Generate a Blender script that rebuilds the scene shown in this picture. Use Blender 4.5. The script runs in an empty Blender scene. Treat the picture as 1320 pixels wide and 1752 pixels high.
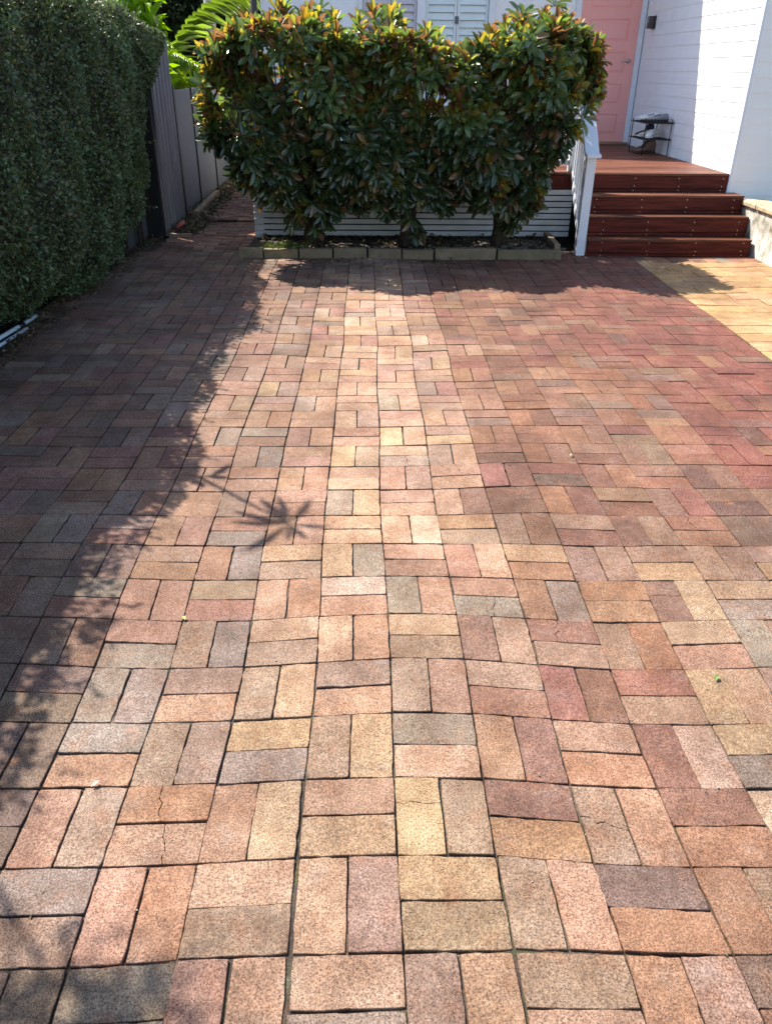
import bpy, math, random
import numpy as np
from mathutils import Vector, Matrix

# ------------------------------------------------------------------ camera, world, sun, exposure
scn = bpy.context.scene
C = scn.collection
PITCH, YAW, ROLL, CAMH = .5172, .0267, .010, 1.637
cyw, syw, cpt, spt = math.cos(YAW), math.sin(YAW), math.cos(PITCH), math.sin(PITCH)
fwd = Vector((syw*cpt, cyw*cpt, -spt))
rgt = Vector((cyw, -syw, 0))
upv = rgt.cross(fwd)
r2 = rgt*math.cos(ROLL) + upv*math.sin(ROLL)
u2 = upv*math.cos(ROLL) - rgt*math.sin(ROLL)
cam = bpy.data.cameras.new('camera')
camo = bpy.data.objects.new('camera', cam)
C.objects.link(camo)
camo.matrix_world = Matrix(((r2.x, u2.x, -fwd.x, 0), (r2.y, u2.y, -fwd.y, 0), (r2.z, u2.z, -fwd.z, CAMH), (0, 0, 0, 1)))
cam.sensor_fit = 'HORIZONTAL'
cam.sensor_width = 36
cam.lens = 36*1333/1320
cam.clip_start = .05
cam.clip_end = 2000
scn.camera = camo

SUN = Vector((-.60, .56, 1.0)).normalized()          # towards the sun
w = bpy.data.worlds.new('World'); scn.world = w; w.use_nodes = True
wn = w.node_tree.nodes; wl = w.node_tree.links
wn.clear()
sky = wn.new('ShaderNodeTexSky'); sky.sky_type = 'NISHITA'; sky.sun_disc = False
sky.sun_elevation = math.asin(SUN.z)
sky.sun_rotation = math.atan2(SUN.x, SUN.y)
bg = wn.new('ShaderNodeBackground'); bg.inputs['Strength'].default_value = .135
wo = wn.new('ShaderNodeOutputWorld')
wl.new(sky.outputs[0], bg.inputs[0]); wl.new(bg.outputs[0], wo.inputs[0])
sl = bpy.data.lights.new('sun', 'SUN'); sl.energy = 4.6; sl.angle = math.radians(.5); sl.color = (1, .95, .87)
so = bpy.data.objects.new('sun', sl); C.objects.link(so)
so.rotation_euler = SUN.to_track_quat('Z', 'Y').to_euler()
so.location = SUN*30
vs = scn.view_settings
vs.view_transform = 'Standard'; vs.look = 'None'; vs.gamma = 1; vs.use_curve_mapping = False
vs.exposure = 1.2

rnd = random.Random(7)
nr = np.random.default_rng(11)

# ------------------------------------------------------------------ helpers
def lin(c):
    return tuple(((v/255+.055)/1.055)**2.4 if v > 10 else v/255/12.92 for v in c)

def mat(name, col=(.5, .5, .5), rough=.6, metal=0, var=0, vscale=8, vcol=None, bump=0, bscale=60, attr=None,
        stretch=None, spec=.5, sheen=0, coat=0, rand=0):
    m = bpy.data.materials.new(name); m.use_nodes = True
    n, l = m.node_tree.nodes, m.node_tree.links
    b = n['Principled BSDF']
    b.inputs['Roughness'].default_value = rough
    b.inputs['Metallic'].default_value = metal
    b.inputs['Specular IOR Level'].default_value = spec
    if coat: b.inputs['Coat Weight'].default_value = coat; b.inputs['Coat Roughness'].default_value = .135
    tc = n.new('ShaderNodeTexCoord'); mp = n.new('ShaderNodeMapping'); l.new(tc.outputs['Object'], mp.inputs[0])
    if stretch: mp.inputs['Scale'].default_value = stretch
    if attr:
        a = n.new('ShaderNodeAttribute'); a.attribute_name = attr; src = a.outputs['Color']
    else:
        rg = n.new('ShaderNodeRGB'); rg.outputs[0].default_value = (*col, 1); src = rg.outputs[0]
    if var or vcol:
        no = n.new('ShaderNodeTexNoise'); no.inputs['Scale'].default_value = vscale; no.inputs['Detail'].default_value = 8
        no.inputs['Roughness'].default_value = .65
        l.new(mp.outputs[0], no.inputs['Vector'])
        cr = n.new('ShaderNodeValToRGB'); cr.color_ramp.elements[0].position = .35; cr.color_ramp.elements[1].position = .65
        l.new(no.outputs['Fac'], cr.inputs[0])
        mx = n.new('ShaderNodeMix'); mx.data_type = 'RGBA'
        if vcol:
            mx.blend_type = 'MIX'; mx.inputs['B'].default_value = (*vcol, 1)
            mm = n.new('ShaderNodeMath'); mm.operation = 'MULTIPLY'; mm.inputs[1].default_value = var or 1
            l.new(cr.outputs[0], mm.inputs[0]); l.new(mm.outputs[0], mx.inputs['Factor'])
            l.new(src, mx.inputs['A'])
        else:
            cr.color_ramp.elements[0].color = (1-var, 1-var, 1-var, 1); cr.color_ramp.elements[1].color = (1+var*.6,)*3+(1,)
            mx.blend_type = 'MULTIPLY'; mx.inputs['Factor'].default_value = 1
            l.new(src, mx.inputs['A']); l.new(cr.outputs[0], mx.inputs['B'])
        src = mx.outputs['Result']
    if rand:
        oi = n.new('ShaderNodeObjectInfo'); mr = n.new('ShaderNodeMapRange'); mr.inputs['To Min'].default_value = 1-rand; mr.inputs['To Max'].default_value = 1+rand
        l.new(oi.outputs['Random'], mr.inputs['Value']); mr2 = n.new('ShaderNodeMix'); mr2.data_type = 'RGBA'; mr2.blend_type = 'MULTIPLY'; mr2.inputs['Factor'].default_value = 1
        l.new(src, mr2.inputs['A']); l.new(mr.outputs[0], mr2.inputs['B']); src = mr2.outputs['Result']
    l.new(src, b.inputs['Base Color'])
    if bump:
        nb = n.new('ShaderNodeTexNoise'); nb.inputs['Scale'].default_value = bscale; nb.inputs['Detail'].default_value = 6
        l.new(mp.outputs[0], nb.inputs['Vector'])
        bu = n.new('ShaderNodeBump'); bu.inputs['Strength'].default_value = bump; bu.inputs['Distance'].default_value = .01
        l.new(nb.outputs['Fac'], bu.inputs['Height']); l.new(bu.outputs[0], b.inputs['Normal'])
    return m

def tag(o, label=None, cat=None, group=None, kind=None):
    if label: o['label'] = label
    if cat: o['category'] = cat
    if group: o['group'] = group
    if kind: o['kind'] = kind
    return o

def thing(name, loc, label, cat, group=None):
    o = bpy.data.objects.new(name, None); C.objects.link(o); o.location = loc
    o.empty_display_size = .1
    return tag(o, label, cat, group)

def wloc(o):
    v = Vector((0, 0, 0))
    while o is not None:
        v += Vector(o.location); o = o.parent
    return v

class MB:
    """collects world-space geometry, then links it as ONE mesh object"""
    def __init__(s): s.v, s.f = [], []
    def add(s, vs, fs):
        k = len(s.v); s.v += [tuple(v) for v in vs]; s.f += [tuple(i+k for i in f) for f in fs]; return s
    def box(s, x0, x1, y0, y1, z0, z1):
        v = [(x, y, z) for z in (z0, z1) for x, y in ((x0, y0), (x1, y0), (x1, y1), (x0, y1))]
        return s.add(v, [(3, 2, 1, 0), (4, 5, 6, 7), (0, 1, 5, 4), (1, 2, 6, 5), (2, 3, 7, 6), (3, 0, 4, 7)])
    def prism(s, pts, ax, a, b):
        """outline pts (2D) extruded along axis ax from a to b"""
        def P(p, t):
            return {0: (t, p[0], p[1]), 1: (p[0], t, p[1]), 2: (p[0], p[1], t)}[ax]
        n = len(pts)
        v = [P(p, a) for p in pts]+[P(p, b) for p in pts]
        return s.add(v, [tuple(range(n))[::-1], tuple(range(n, 2*n))]+[(i, (i+1) % n, n+(i+1) % n, n+i) for i in range(n)])
    def tube(s, pts, rad, seg=8, cap=True):
        pts = [Vector(p) for p in pts]; n = len(pts)
        if not hasattr(rad, '__len__'): rad = [rad]*n
        vs = []; prev = None
        for i, p in enumerate(pts):
            d = (pts[min(i+1, n-1)]-pts[max(i-1, 0)]).normalized()
            a = d.orthogonal().normalized() if prev is None else (prev-d*prev.dot(d)).normalized()
            prev = a; b = d.cross(a)
            vs += [p+(a*math.cos(2*math.pi*k/seg)+b*math.sin(2*math.pi*k/seg))*rad[i] for k in range(seg)]
        fs = [(i*seg+k, i*seg+(k+1) % seg, (i+1)*seg+(k+1) % seg, (i+1)*seg+k) for i in range(n-1) for k in range(seg)]
        if cap: fs += [tuple(range(seg))[::-1], tuple(range((n-1)*seg, n*seg))]
        return s.add(vs, fs)
    def build(s, name, m, parent=None, bevel=0, smooth=False, seg=2):
        me = bpy.data.meshes.new(name)
        off = wloc(parent) if parent is not None else Vector((0, 0, 0))
        me.from_pydata([(v[0]-off.x, v[1]-off.y, v[2]-off.z) for v in s.v], [], s.f)
        me.materials.append(m)
        if smooth: me.polygons.foreach_set('use_smooth', [True]*len(me.polygons))
        me.validate()
        o = bpy.data.objects.new(name, me); C.objects.link(o); o.parent = parent
        if bevel:
            md = o.modifiers.new('bevel', 'BEVEL'); md.width = bevel; md.segments = seg; md.limit_method = 'ANGLE'
            md.angle_limit = math.radians(40)
        return o

def np_mesh(name, V, F4, m, parent=None, smooth=False, fcol=None, F3=None):
    """numpy verts and quads (and tris) -> object; fcol = per-face colour"""
    off = wloc(parent) if parent is not None else Vector((0, 0, 0))
    V = np.asarray(V, np.float32)-np.array(off, np.float32)
    me = bpy.data.meshes.new(name)
    loops = []; starts = []; n = 0
    F4 = np.asarray(F4, np.int32).reshape(-1, 4)
    F3 = np.asarray(F3 if F3 is not None else [], np.int32).reshape(-1, 3)
    L = np.concatenate([F4.ravel(), F3.ravel()])
    st = np.concatenate([np.arange(len(F4))*4, len(F4)*4+np.arange(len(F3))*3])
    me.vertices.add(len(V)); me.vertices.foreach_set('co', V.ravel())
    me.loops.add(len(L)); me.loops.foreach_set('vertex_index', L)
    me.polygons.add(len(st)); me.polygons.foreach_set('loop_start', st.astype(np.int32))
    me.materials.append(m)
    me.update(calc_edges=True)
    if smooth: me.polygons.foreach_set('use_smooth', np.ones(len(st), bool))
    if fcol is not None:
        a = me.attributes.new('Col', 'FLOAT_COLOR', 'FACE')
        a.data.foreach_set('color', np.concatenate([fcol, np.ones((len(fcol), 1))], 1).astype(np.float32).ravel())
    me.validate()
    o = bpy.data.objects.new(name, me); C.objects.link(o); o.parent = parent
    return o

def frames(D, N):
    """rotation matrices with columns (side, direction, normal)"""
    D = D/np.linalg.norm(D, axis=1, keepdims=True)
    S = np.cross(D, N); S /= np.linalg.norm(S, axis=1, keepdims=True)+1e-9
    return np.stack([S, D, np.cross(S, D)], 2)

def scatter(name, T4, T3, TV, R, P, SC, COL, m, parent=None, smooth=True):
    """one mesh of many leaf-sized copies of a template"""
    n = len(P); k = len(TV)
    V = np.einsum('nij,nkj->nki', R, TV[None]*SC[:, None, :])+P[:, None, :]
    o4 = (np.asarray(T4, int).reshape(-1, 4)[None]+np.arange(n)[:, None, None]*k).reshape(-1, 4)
    o3 = (np.asarray(T3, int).reshape(-1, 3)[None]+np.arange(n)[:, None, None]*k).reshape(-1, 3)
    n4, n3 = len(T4), len(T3)
    col = np.concatenate([np.repeat(COL, n4, 0), np.repeat(COL, n3, 0)])
    return np_mesh(name, V.reshape(-1, 3), o4, m, parent, smooth, col, o3)

# leaf templates: length 1 along +Y, half width 1 along X, fold and curl along Z
def leaf_t(ts, ws, fold=.25, curl=.25):
    V = [(0, 0, 0)]
    for t, wd in zip(ts, ws):
        V += [(-wd, t, fold*wd*.5-curl*t*t*.3), (0, t, -curl*t*t*.3), (wd, t, fold*wd*.5-curl*t*t*.3)]
    V.append((0, 1, -curl*.3)); k = len(ts)
    T3 = [(0, 2, 1), (0, 3, 2)]; T4 = []
    for i in range(k-1):
        a = 1+3*i; b = a+3
        T4 += [(a, a+1, b+1, b), (a+1, a+2, b+2, b+1)]
    a = 1+3*(k-1); e = len(V)-1
    T3 += [(a, a+1, e), (a+1, a+2, e)]
    return np.array(V, float), T4, T3

def leaf_mat(name, rough=.35, trans=.35, under=None, spec=.5):
    m = bpy.data.materials.new(name); m.use_nodes = True
    n, l = m.node_tree.nodes, m.node_tree.links
    b = n['Principled BSDF']; out = n['Material Output']
    a = n.new('ShaderNodeAttribute'); a.attribute_name = 'Col'
    tc = n.new('ShaderNodeTexCoord'); no = n.new('ShaderNodeTexNoise'); no.inputs['Scale'].default_value = 30
    l.new(tc.outputs['Object'], no.inputs['Vector'])
    mr = n.new('ShaderNodeMapRange'); mr.inputs['To Min'].default_value = .7; mr.inputs['To Max'].default_value = 1.3
    l.new(no.outputs['Fac'], mr.inputs['Value'])
    mu = n.new('ShaderNodeMix'); mu.data_type = 'RGBA'; mu.blend_type = 'MULTIPLY'; mu.inputs['Factor'].default_value = 1
    l.new(a.outputs['Color'], mu.inputs['A']); l.new(mr.outputs[0], mu.inputs['B'])
    src = mu.outputs['Result']
    if under:
        g = n.new('ShaderNodeNewGeometry'); mx = n.new('ShaderNodeMix'); mx.data_type = 'RGBA'
        mx.inputs['B'].default_value = (*under, 1)
        mf = n.new('ShaderNodeMath'); mf.operation = 'MULTIPLY'; mf.inputs[1].default_value = .5
        l.new(g.outputs['Backfacing'], mf.inputs[0]); l.new(mf.outputs[0], mx.inputs['Factor'])
        l.new(src, mx.inputs['A']); src2 = mx.outputs['Result']
    else: src2 = src
    l.new(src2, b.inputs['Base Color'])
    b.inputs['Roughness'].default_value = rough; b.inputs['Specular IOR Level'].default_value = spec
    t = n.new('ShaderNodeBsdfTranslucent')
    hs = n.new('ShaderNodeHueSaturation'); hs.inputs['Value'].default_value = 1.6; hs.inputs['Saturation'].default_value = 1.1
    l.new(src, hs.inputs['Color']); l.new(hs.outputs[0], t.inputs[0])
    ms = n.new('ShaderNodeMixShader'); ms.inputs[0].default_value = trans
    l.new(b.outputs[0], ms.inputs[1]); l.new(t.outputs[0], ms.inputs[2]); l.new(ms.outputs[0], out.inputs[0])
    return m

# ------------------------------------------------------------------ materials
M_white = mat('white_paint', (.87, .875, .885), .45, var=.04, vscale=5)
M_wtrim = mat('white_trim', lin((226, 229, 234)), .4, var=.05, vscale=9)
M_pink = mat('pink_paint', lin((248, 172, 162)), .45, var=.03, vscale=3)
M_deck = mat('merbau_deck', (.16, .058, .032), .5, var=.75, vscale=2.2, bump=.15, bscale=40, stretch=(1, 22, 22), spec=.2, rand=.35)
M_riser = mat('merbau_riser', (.11, .018, .011), .45, var=.6, vscale=2.5, bump=.1, bscale=30, stretch=(1, 12, 12), spec=.15)
M_wing = mat('wing_white_warmed', (.90, .87, .82), .5, var=.04, vscale=3)  # the house white, warmed to offset the blue sky light on this wall
M_steel = mat('steel', (.62, .6, .56), .3, 1)
M_black = mat('black_metal', (.012, .012, .014), .45)
M_soil = mat('soil', (.045, .032, .022), .95, var=.6, vscale=25, bump=.8, bscale=60)
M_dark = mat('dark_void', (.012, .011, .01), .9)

def paver_mat(name, speck=1.0):
    m = bpy.data.materials.new(name); m.use_nodes = True
    n, l = m.node_tree.nodes, m.node_tree.links
    b = n['Principled BSDF']; b.inputs['Roughness'].default_value = .8; b.inputs['Specular IOR Level'].default_value = .3
    a = n.new('ShaderNodeAttribute'); a.attribute_name = 'Col'
    tc = n.new('ShaderNodeTexCoord')
    def noise(sc, det=3, ro=.6):
        t = n.new('ShaderNodeTexNoise'); t.inputs['Scale'].default_value = sc; t.inputs['Detail'].default_value = det
        t.inputs['Roughness'].default_value = ro; l.new(tc.outputs['Object'], t.inputs['Vector']); return t
    def ramp(src, p0, p1, c0, c1):
        r = n.new('ShaderNodeValToRGB'); r.color_ramp.elements[0].position = p0; r.color_ramp.elements[1].position = p1
        r.color_ramp.elements[0].color = (*c0, 1); r.color_ramp.elements[1].color = (*c1, 1)
        l.new(src, r.inputs[0]); return r.outputs[0]
    def mix(mode, A, B, f):
        x = n.new('ShaderNodeMix'); x.data_type = 'RGBA'; x.blend_type = mode
        if isinstance(f, (int, float)): x.inputs['Factor'].default_value = f
        else: l.new(f, x.inputs['Factor'])
        l.new(A, x.inputs['A']); l.new(B, x.inputs['B']); return x.outputs['Result']
    c = a.outputs['Color']
    g1 = noise(300, 2, .8)      # fine dark and pale grains
    g2 = noise(170, 3, .7)
    st = noise(9, 5, .6)        # stains
    st2 = noise(2.2, 4, .55)
    c = mix('MULTIPLY', c, ramp(st.outputs['Fac'], .36, .62, (.7, .6, .52), (1.1, 1.1, 1.1)), .65)
    first = n[-1]
    c = mix('MULTIPLY', c, ramp(st2.outputs['Fac'], .35, .65, (.66, .62, .60), (1.16, 1.15, 1.14)), .85)
    c = mix('MULTIPLY', c, ramp(g1.outputs['Fac'], .38, .50, (.22, .18, .16), (1.06, 1.06, 1.06)), .92*speck)
    c = mix('MULTIPLY', c, ramp(g2.outputs['Fac'], .36, .64, (.62, .58, .56), (1.5, 1.48, 1.45)), .9*speck)
    ob = noise(13, 4, .55); gy = noise(10.5, 4, .55)
    def flat(col):
        q = n.new('ShaderNodeRGB'); q.outputs[0].default_value = (*col, 1); return q.outputs[0]
    def soft(src, p0, p1, k):
        r = ramp(src, p0, p1, (0, 0, 0), (k, k, k)); return r
    c0 = a.outputs['Color']
    c0 = mix('MIX', c0, flat((.30, .145, .075)), soft(ob.outputs['Fac'], .54, .74, .42*speck))
    c0 = mix('MIX', c0, flat((.21, .185, .165)), soft(gy.outputs['Fac'], .57, .76, .4*speck))
    for lk in list(l):
        if lk.from_socket == a.outputs['Color'] and lk.to_node == first: l.remove(lk)
    l.new(c0, first.inputs['A'])
    c = mix('MULTIPLY', c, ramp(noise(42, 3, .6).outputs['Fac'], .35, .65, (.84, .81, .79), (1.1, 1.1, 1.1)), .8)
    l.new(c, b.inputs['Base Color'])
    bu = n.new('ShaderNodeBump'); bu.inputs['Strength'].default_value = .35; bu.inputs['Distance'].default_value = .002
    l.new(g1.outputs['Fac'], bu.inputs['Height']); l.new(bu.outputs[0], b.inputs['Normal'])
    return m
M_paver = paver_mat('speckled_pavers')
M_cream = paver_mat('cream_pavers', .35)

# ------------------------------------------------------------------ ground sheets
g = MB(); g.add([(-400, -400, -.07), (400, -400, -.07), (400, 400, -.07), (-400, 400, -.07)], [(0, 1, 2, 3)])
tag(g.build('ground', mat('earth', (.10, .085, .06), .95, var=.4, vscale=.6)), kind='structure')

# ------------------------------------------------------------------ pavers: every brick modelled, laid in basket weave
X0, Y0, PM = -.167, 2.609, .235
WARP=[(0,0,-12,25),(0,1,-3,22),(0,2,-5,19),(0,3,0,14),(0,4,-1,10),(0,5,-9,16),(0,6,-7,13),(0,7,-5,6),(-1,0,-5,-3),(-1,1,5,9),(-1,2,6,-1),(-1,3,6,-8),(-1,4,0,-3),(-1,5,1,0),(-1,6,-6,-4),(-1,7,-5,13),(-2,0,8,20),(-2,1,0,23),(-2,2,9,1),(-2,3,11,-11),(-2,4,10,-12),(-2,5,3,3),(-2,6,5,0),(-2,7,11,0),(-3,0,-9,31),(-3,1,-7,29),(-3,2,4,10),(-3,3,15,-3),(-3,4,16,-4),(-3,5,6,6),(-3,6,12,0),(-4,0,-15,46),(-4,1,-14,31),(-4,2,-6,23),(-4,3,4,25),(-5,0,-17,17),(-5,1,-11,29),(1,0,-1,23),(1,1,3,24),(1,2,-1,27),(1,3,0,31),(1,4,-3,19),(1,5,-1,14),(1,6,-1,6),(1,7,4,3),(2,0,2,30),(2,1,5,22),(2,2,5,24),(2,3,5,23),(2,4,4,11),(2,5,4,-1),(3,0,-1,15),(3,1,7,4),(3,2,10,2),(3,3,5,-19),(3,4,-3,-24),(3,5,-9,-31),(4,1,-4,-24),(4,2,-10,-36),(4,3,-11,-46),(4,4,-17,-41),(4,5,-15,-42),(5,0,7,-32),(5,1,5,-30),(5,2,-7,-38),(5,3,-6,-41),(5,4,-12,-44),(5,5,-11,-36),(6,0,7,-25),(6,1,9,-29),(6,2,3,-31),(6,3,-5,-33),(1,-9,-14,-52),(1,-8,-13,-26),(1,-7,-12,-13),(1,-6,-8,-8),(1,-5,-8,8),(1,-4,-9,9),(1,-3,-9,18),(1,-2,-10,15),(1,-1,-1,13),(0,-9,-9,-52),(0,-8,-9,-47),(0,-7,-13,-23),(0,-6,-12,-8),(0,-5,-13,9),(0,-4,-13,9),(0,-3,-13,19),(0,-2,-8,11),(0,-1,-8,14),(2,-8,-16,-26),(2,-7,-17,-13),(2,-6,-11,-8),(2,-5,-9,8),(2,-4,-6,8),(2,-3,-2,17),(2,-2,-1,14),(2,-1,-4,11),(-1,-8,1,-27),(-1,-7,2,-32),(-1,-6,-4,-16),(-1,-5,-14,2),(-1,-4,-13,-4),(-1,-3,-6,1),(-1,-2,2,-10),(-1,-1,12,1),(3,-7,-16,-13),(3,-6,-20,-8),(3,-5,-12,8),(3,-4,-15,7),(3,-3,-9,29),(3,-2,-6,13),(3,-1,6,25)]
WA = np.array(WARP, float)
WX = X0+WA[:, 0]*PM; WY = Y0-WA[:, 1]*PM
def wob(x, y):
    d2 = (WX-x)**2+(WY-y)**2
    k = np.exp(-d2/(2*.16**2)); s = k.sum()
    far = math.exp(-1.2)*.2
    dx = (k@WA[:, 2])/(s+far)/1000; dy = (k@WA[:, 3])/(s+far)/1000
    dx += .006*math.sin(1.7*y+.9*x)+.004*math.sin(3.9*y-1.3*x)
    dy += .007*math.sin(1.9*x-.4*y+1)+.004*math.sin(4.3*x+y)
    return x+dx, y+dy
def hgt(x, y):
    return .006*math.sin(2.1*x+.7*y)*math.sin(1.3*y-.6*x+1)+.003*math.sin(5.1*x+3.3*y)
PAL = dict(cream=(.39, .27, .165), peach=(.34, .207, .137), pinkg=(.285, .198, .145), grey=(.235, .195, .158), brown=(.20, .112, .078),
           red=(.27, .115, .095), dgrey=(.155, .112, .088), orange=(.30, .168, .10), pale=(.41, .32, .235), rose=(.275, .135, .108), tan=(.27, .19, .13))
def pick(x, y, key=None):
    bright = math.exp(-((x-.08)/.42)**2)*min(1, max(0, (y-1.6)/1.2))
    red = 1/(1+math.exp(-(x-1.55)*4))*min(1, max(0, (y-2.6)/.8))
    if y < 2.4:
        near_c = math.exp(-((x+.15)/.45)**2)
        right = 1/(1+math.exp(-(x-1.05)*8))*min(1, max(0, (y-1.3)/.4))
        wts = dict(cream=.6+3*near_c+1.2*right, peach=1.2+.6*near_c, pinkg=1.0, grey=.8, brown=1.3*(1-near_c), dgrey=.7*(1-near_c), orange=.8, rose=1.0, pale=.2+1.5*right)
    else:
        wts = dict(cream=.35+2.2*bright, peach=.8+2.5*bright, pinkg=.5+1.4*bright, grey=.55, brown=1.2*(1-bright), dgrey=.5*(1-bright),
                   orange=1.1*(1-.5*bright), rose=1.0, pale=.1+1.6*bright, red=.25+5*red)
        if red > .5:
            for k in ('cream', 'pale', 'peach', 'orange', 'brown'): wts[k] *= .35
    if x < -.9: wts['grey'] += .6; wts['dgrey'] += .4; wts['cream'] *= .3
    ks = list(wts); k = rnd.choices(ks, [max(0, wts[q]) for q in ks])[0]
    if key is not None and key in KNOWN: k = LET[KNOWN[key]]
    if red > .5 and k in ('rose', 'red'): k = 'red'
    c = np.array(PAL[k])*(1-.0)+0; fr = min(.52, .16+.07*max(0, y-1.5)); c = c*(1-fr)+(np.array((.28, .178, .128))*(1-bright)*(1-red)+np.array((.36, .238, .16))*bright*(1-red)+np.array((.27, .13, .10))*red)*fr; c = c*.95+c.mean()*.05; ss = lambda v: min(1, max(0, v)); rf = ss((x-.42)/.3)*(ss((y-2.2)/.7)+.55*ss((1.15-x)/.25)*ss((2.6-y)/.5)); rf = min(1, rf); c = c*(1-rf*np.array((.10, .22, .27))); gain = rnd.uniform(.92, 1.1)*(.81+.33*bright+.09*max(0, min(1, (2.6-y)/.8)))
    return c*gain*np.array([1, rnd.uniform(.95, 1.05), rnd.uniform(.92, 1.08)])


# brick colours read off row by row: (first column, one pair of letters per module; image order left-right or far-near)
ROWS = {
 -9: (-2, 'RO OC CP PP PK OP OG CC OO ON GG'), -8: (-3, 'PP CK PP PP CK GR PP CO GC PP OP RR'), -7: (-3, 'PC KP GP PP GC PK CP OO PN KG OG RR'),
 -6: (-3, 'PP PO PP CK PC PP KG OB GK PO GC RR'), -5: (-3, 'PG GB BP PP CP KC OP OO PK RG PP RR'), -4: (-3, 'OP PG PP CK KG KP RB OK KB NG PO RR'),
 -3: (-3, 'PP OP PP PC PK PP RB RD BO KO DN RR'), -2: (-3, 'OP KP PO GC PP PB BB OB NB KR KD KR'), -1: (-3, 'PP OG PP PC CY OK KB KB BK OO DD RK'),
 0: (-6, 'DB KD DK PO OG CK CG PB OP CO KK KC CK KC'), 1: (-6, 'DK BD GB OP KR PO YP GP OG OG OP BC CG CK'), 2: (-5, 'DD DB PG KG CK CO CN BK BK KO CP GK'),
 3: (-5, 'DD DD GG KP NC KP KP KO RB RK CC KC'), 4: (-4, 'DD GP NK CG KC GC PB KO BY CG GK'), 5: (-4, 'DD PK OP PC PC CK BO KP BO YY PK'),
 6: (-4, 'KD GK PO CN CK CN KP DO OK KP'), 7: (-4, 'DD DD GG PP CG KP KP PK DB KP')}
LET = dict(C='cream', P='peach', O='orange', G='grey', K='pinkg', B='brown', D='dgrey', R='rose', Y='pale', N='tan')
KNOWN = {}
for r_, (c0_, s_) in ROWS.items():
    for i_, pr_ in enumerate(s_.split()):
        c_ = c0_+i_
        KNOWN[(c_, r_, 0)], KNOWN[(c_, r_, 1)] = (pr_[0], pr_[1]) if (c_+r_) % 2 == 0 else (pr_[1], pr_[0])
class Pave:
    def __init__(s): s.V, s.F4, s.F3, s.c4, s.c3, s.n, s.N, s.cn = [], [], [], [], [], 0, [], []
    def brick(s, poly, col, fine=1, gap=.0022, seed=0, hz=0, tilt=(0, 0), depth=.035, dark=None):
        """poly: outline, counter-clockwise, world XY"""
        cx = sum(p[0] for p in poly)/len(poly); cy = sum(p[1] for p in poly)/len(poly)
        ring = []
        n = len(poly)
        for i in range(n):
            a, b = poly[i], poly[(i+1) % n]
            L = math.hypot(b[0]-a[0], b[1]-a[1]); k = max(1, int(round(L/.03)) if fine == 2 else (2 if fine == 1 else 1))
            nx, ny = (b[1]-a[1])/L, -(b[0]-a[0])/L
            ring.append((a[0], a[1], 1))
            for j in range(1, k):
                t = (j+rnd.uniform(-.3, .3))/k
                e = rnd.gauss(0, .0011) if fine else 0
                ring.append((a[0]+(b[0]-a[0])*t+nx*e, a[1]+(b[1]-a[1])*t+ny*e, 0))
        m = len(ring); base = s.n
        zf = lambda x, y: hgt(x, y)+hz+(x-cx)*tilt[0]+(y-cy)*tilt[1]
        rings = []
        for (ins, dz) in ((gap+.0018, 0), (gap+.0008, -.0007), (gap, -.004), (gap, -depth)):
            for (x, y, corner) in ring:
                dx, dy = x-cx, y-cy
                # inset towards the centre by a fixed distance per axis
                q = ins*(1.15 if corner else 1)
                lx = max(abs(p[0]-cx) for p in poly); ly = max(abs(p[1]-cy) for p in poly)
                X = cx+dx*(1-q/lx); Y = cy+dy*(1-q/ly)
                if corner and fine: X -= math.copysign(.0009, dx); Y -= math.copysign(.0009, dy)
                s.V.append((X, Y, zf(x, y)+dz-(abs(rnd.gauss(0, .0012)) if fine == 2 and ins > gap+.002 and rnd.random() < .05 else 0)))
        s.n += 4*m
        s.N.append(list(range(base, base+m))); s.cn.append(col)
        edge = col*.93
        for r in range(3):
            for i in range(m):
                a = base+r*m+i; b2 = base+r*m+(i+1) % m
                s.F4.append((b2, a, a+m, b2+m)); s.c4.append(edge if r < 2 else col*.5)
    def build(s, name, m, extra=None):
        V = s.V; F = list(s.F4)+s.N
        cols = list(s.c4)+s.cn
        if extra:
            k = len(V); V = V+extra[0]; F = F+[tuple(i+k for i in f) for f in extra[1]]; cols += (extra[2] if isinstance(extra[2], list) else [extra[2]]*len(extra[1]))
        me = bpy.data.meshes.new(name); me.from_pydata(V, [], F); me.materials.append(m)
        a = me.attributes.new('Col', 'FLOAT_COLOR', 'FACE')
        cc = np.concatenate([np.array(cols), np.ones((len(cols), 1))], 1)
        a.data.foreach_set('color', cc.astype(np.float32).ravel())
        o = bpy.data.objects.new(name, me); C.objects.link(o); return tag(o, kind='structure')

def crack(poly, along):
    """split a 4-corner brick across with a jagged line; returns two outlines"""
    a, b, c, d = [np.array(p) for p in poly]
    t0, t1 = rnd.uniform(.35, .65), rnd.uniform(.35, .65)
    if along: p, q = a+(b-a)*t0, d+(c-d)*t1
    else: p, q = b+(c-b)*t0, a+(d-a)*t1
    mids = []
    per = np.array([-(q-p)[1], (q-p)[0]])
    for k in range(1, 6): mids.append(p+(q-p)*k/6+per*rnd.uniform(-.07, .07))
    if along: return [[a, p]+mids+[q, d], [p, b, c, q]+mids[::-1]]
    return [[a, b, p]+mids+[q], [q]+mids[::-1]+[p, c, d]]

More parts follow.
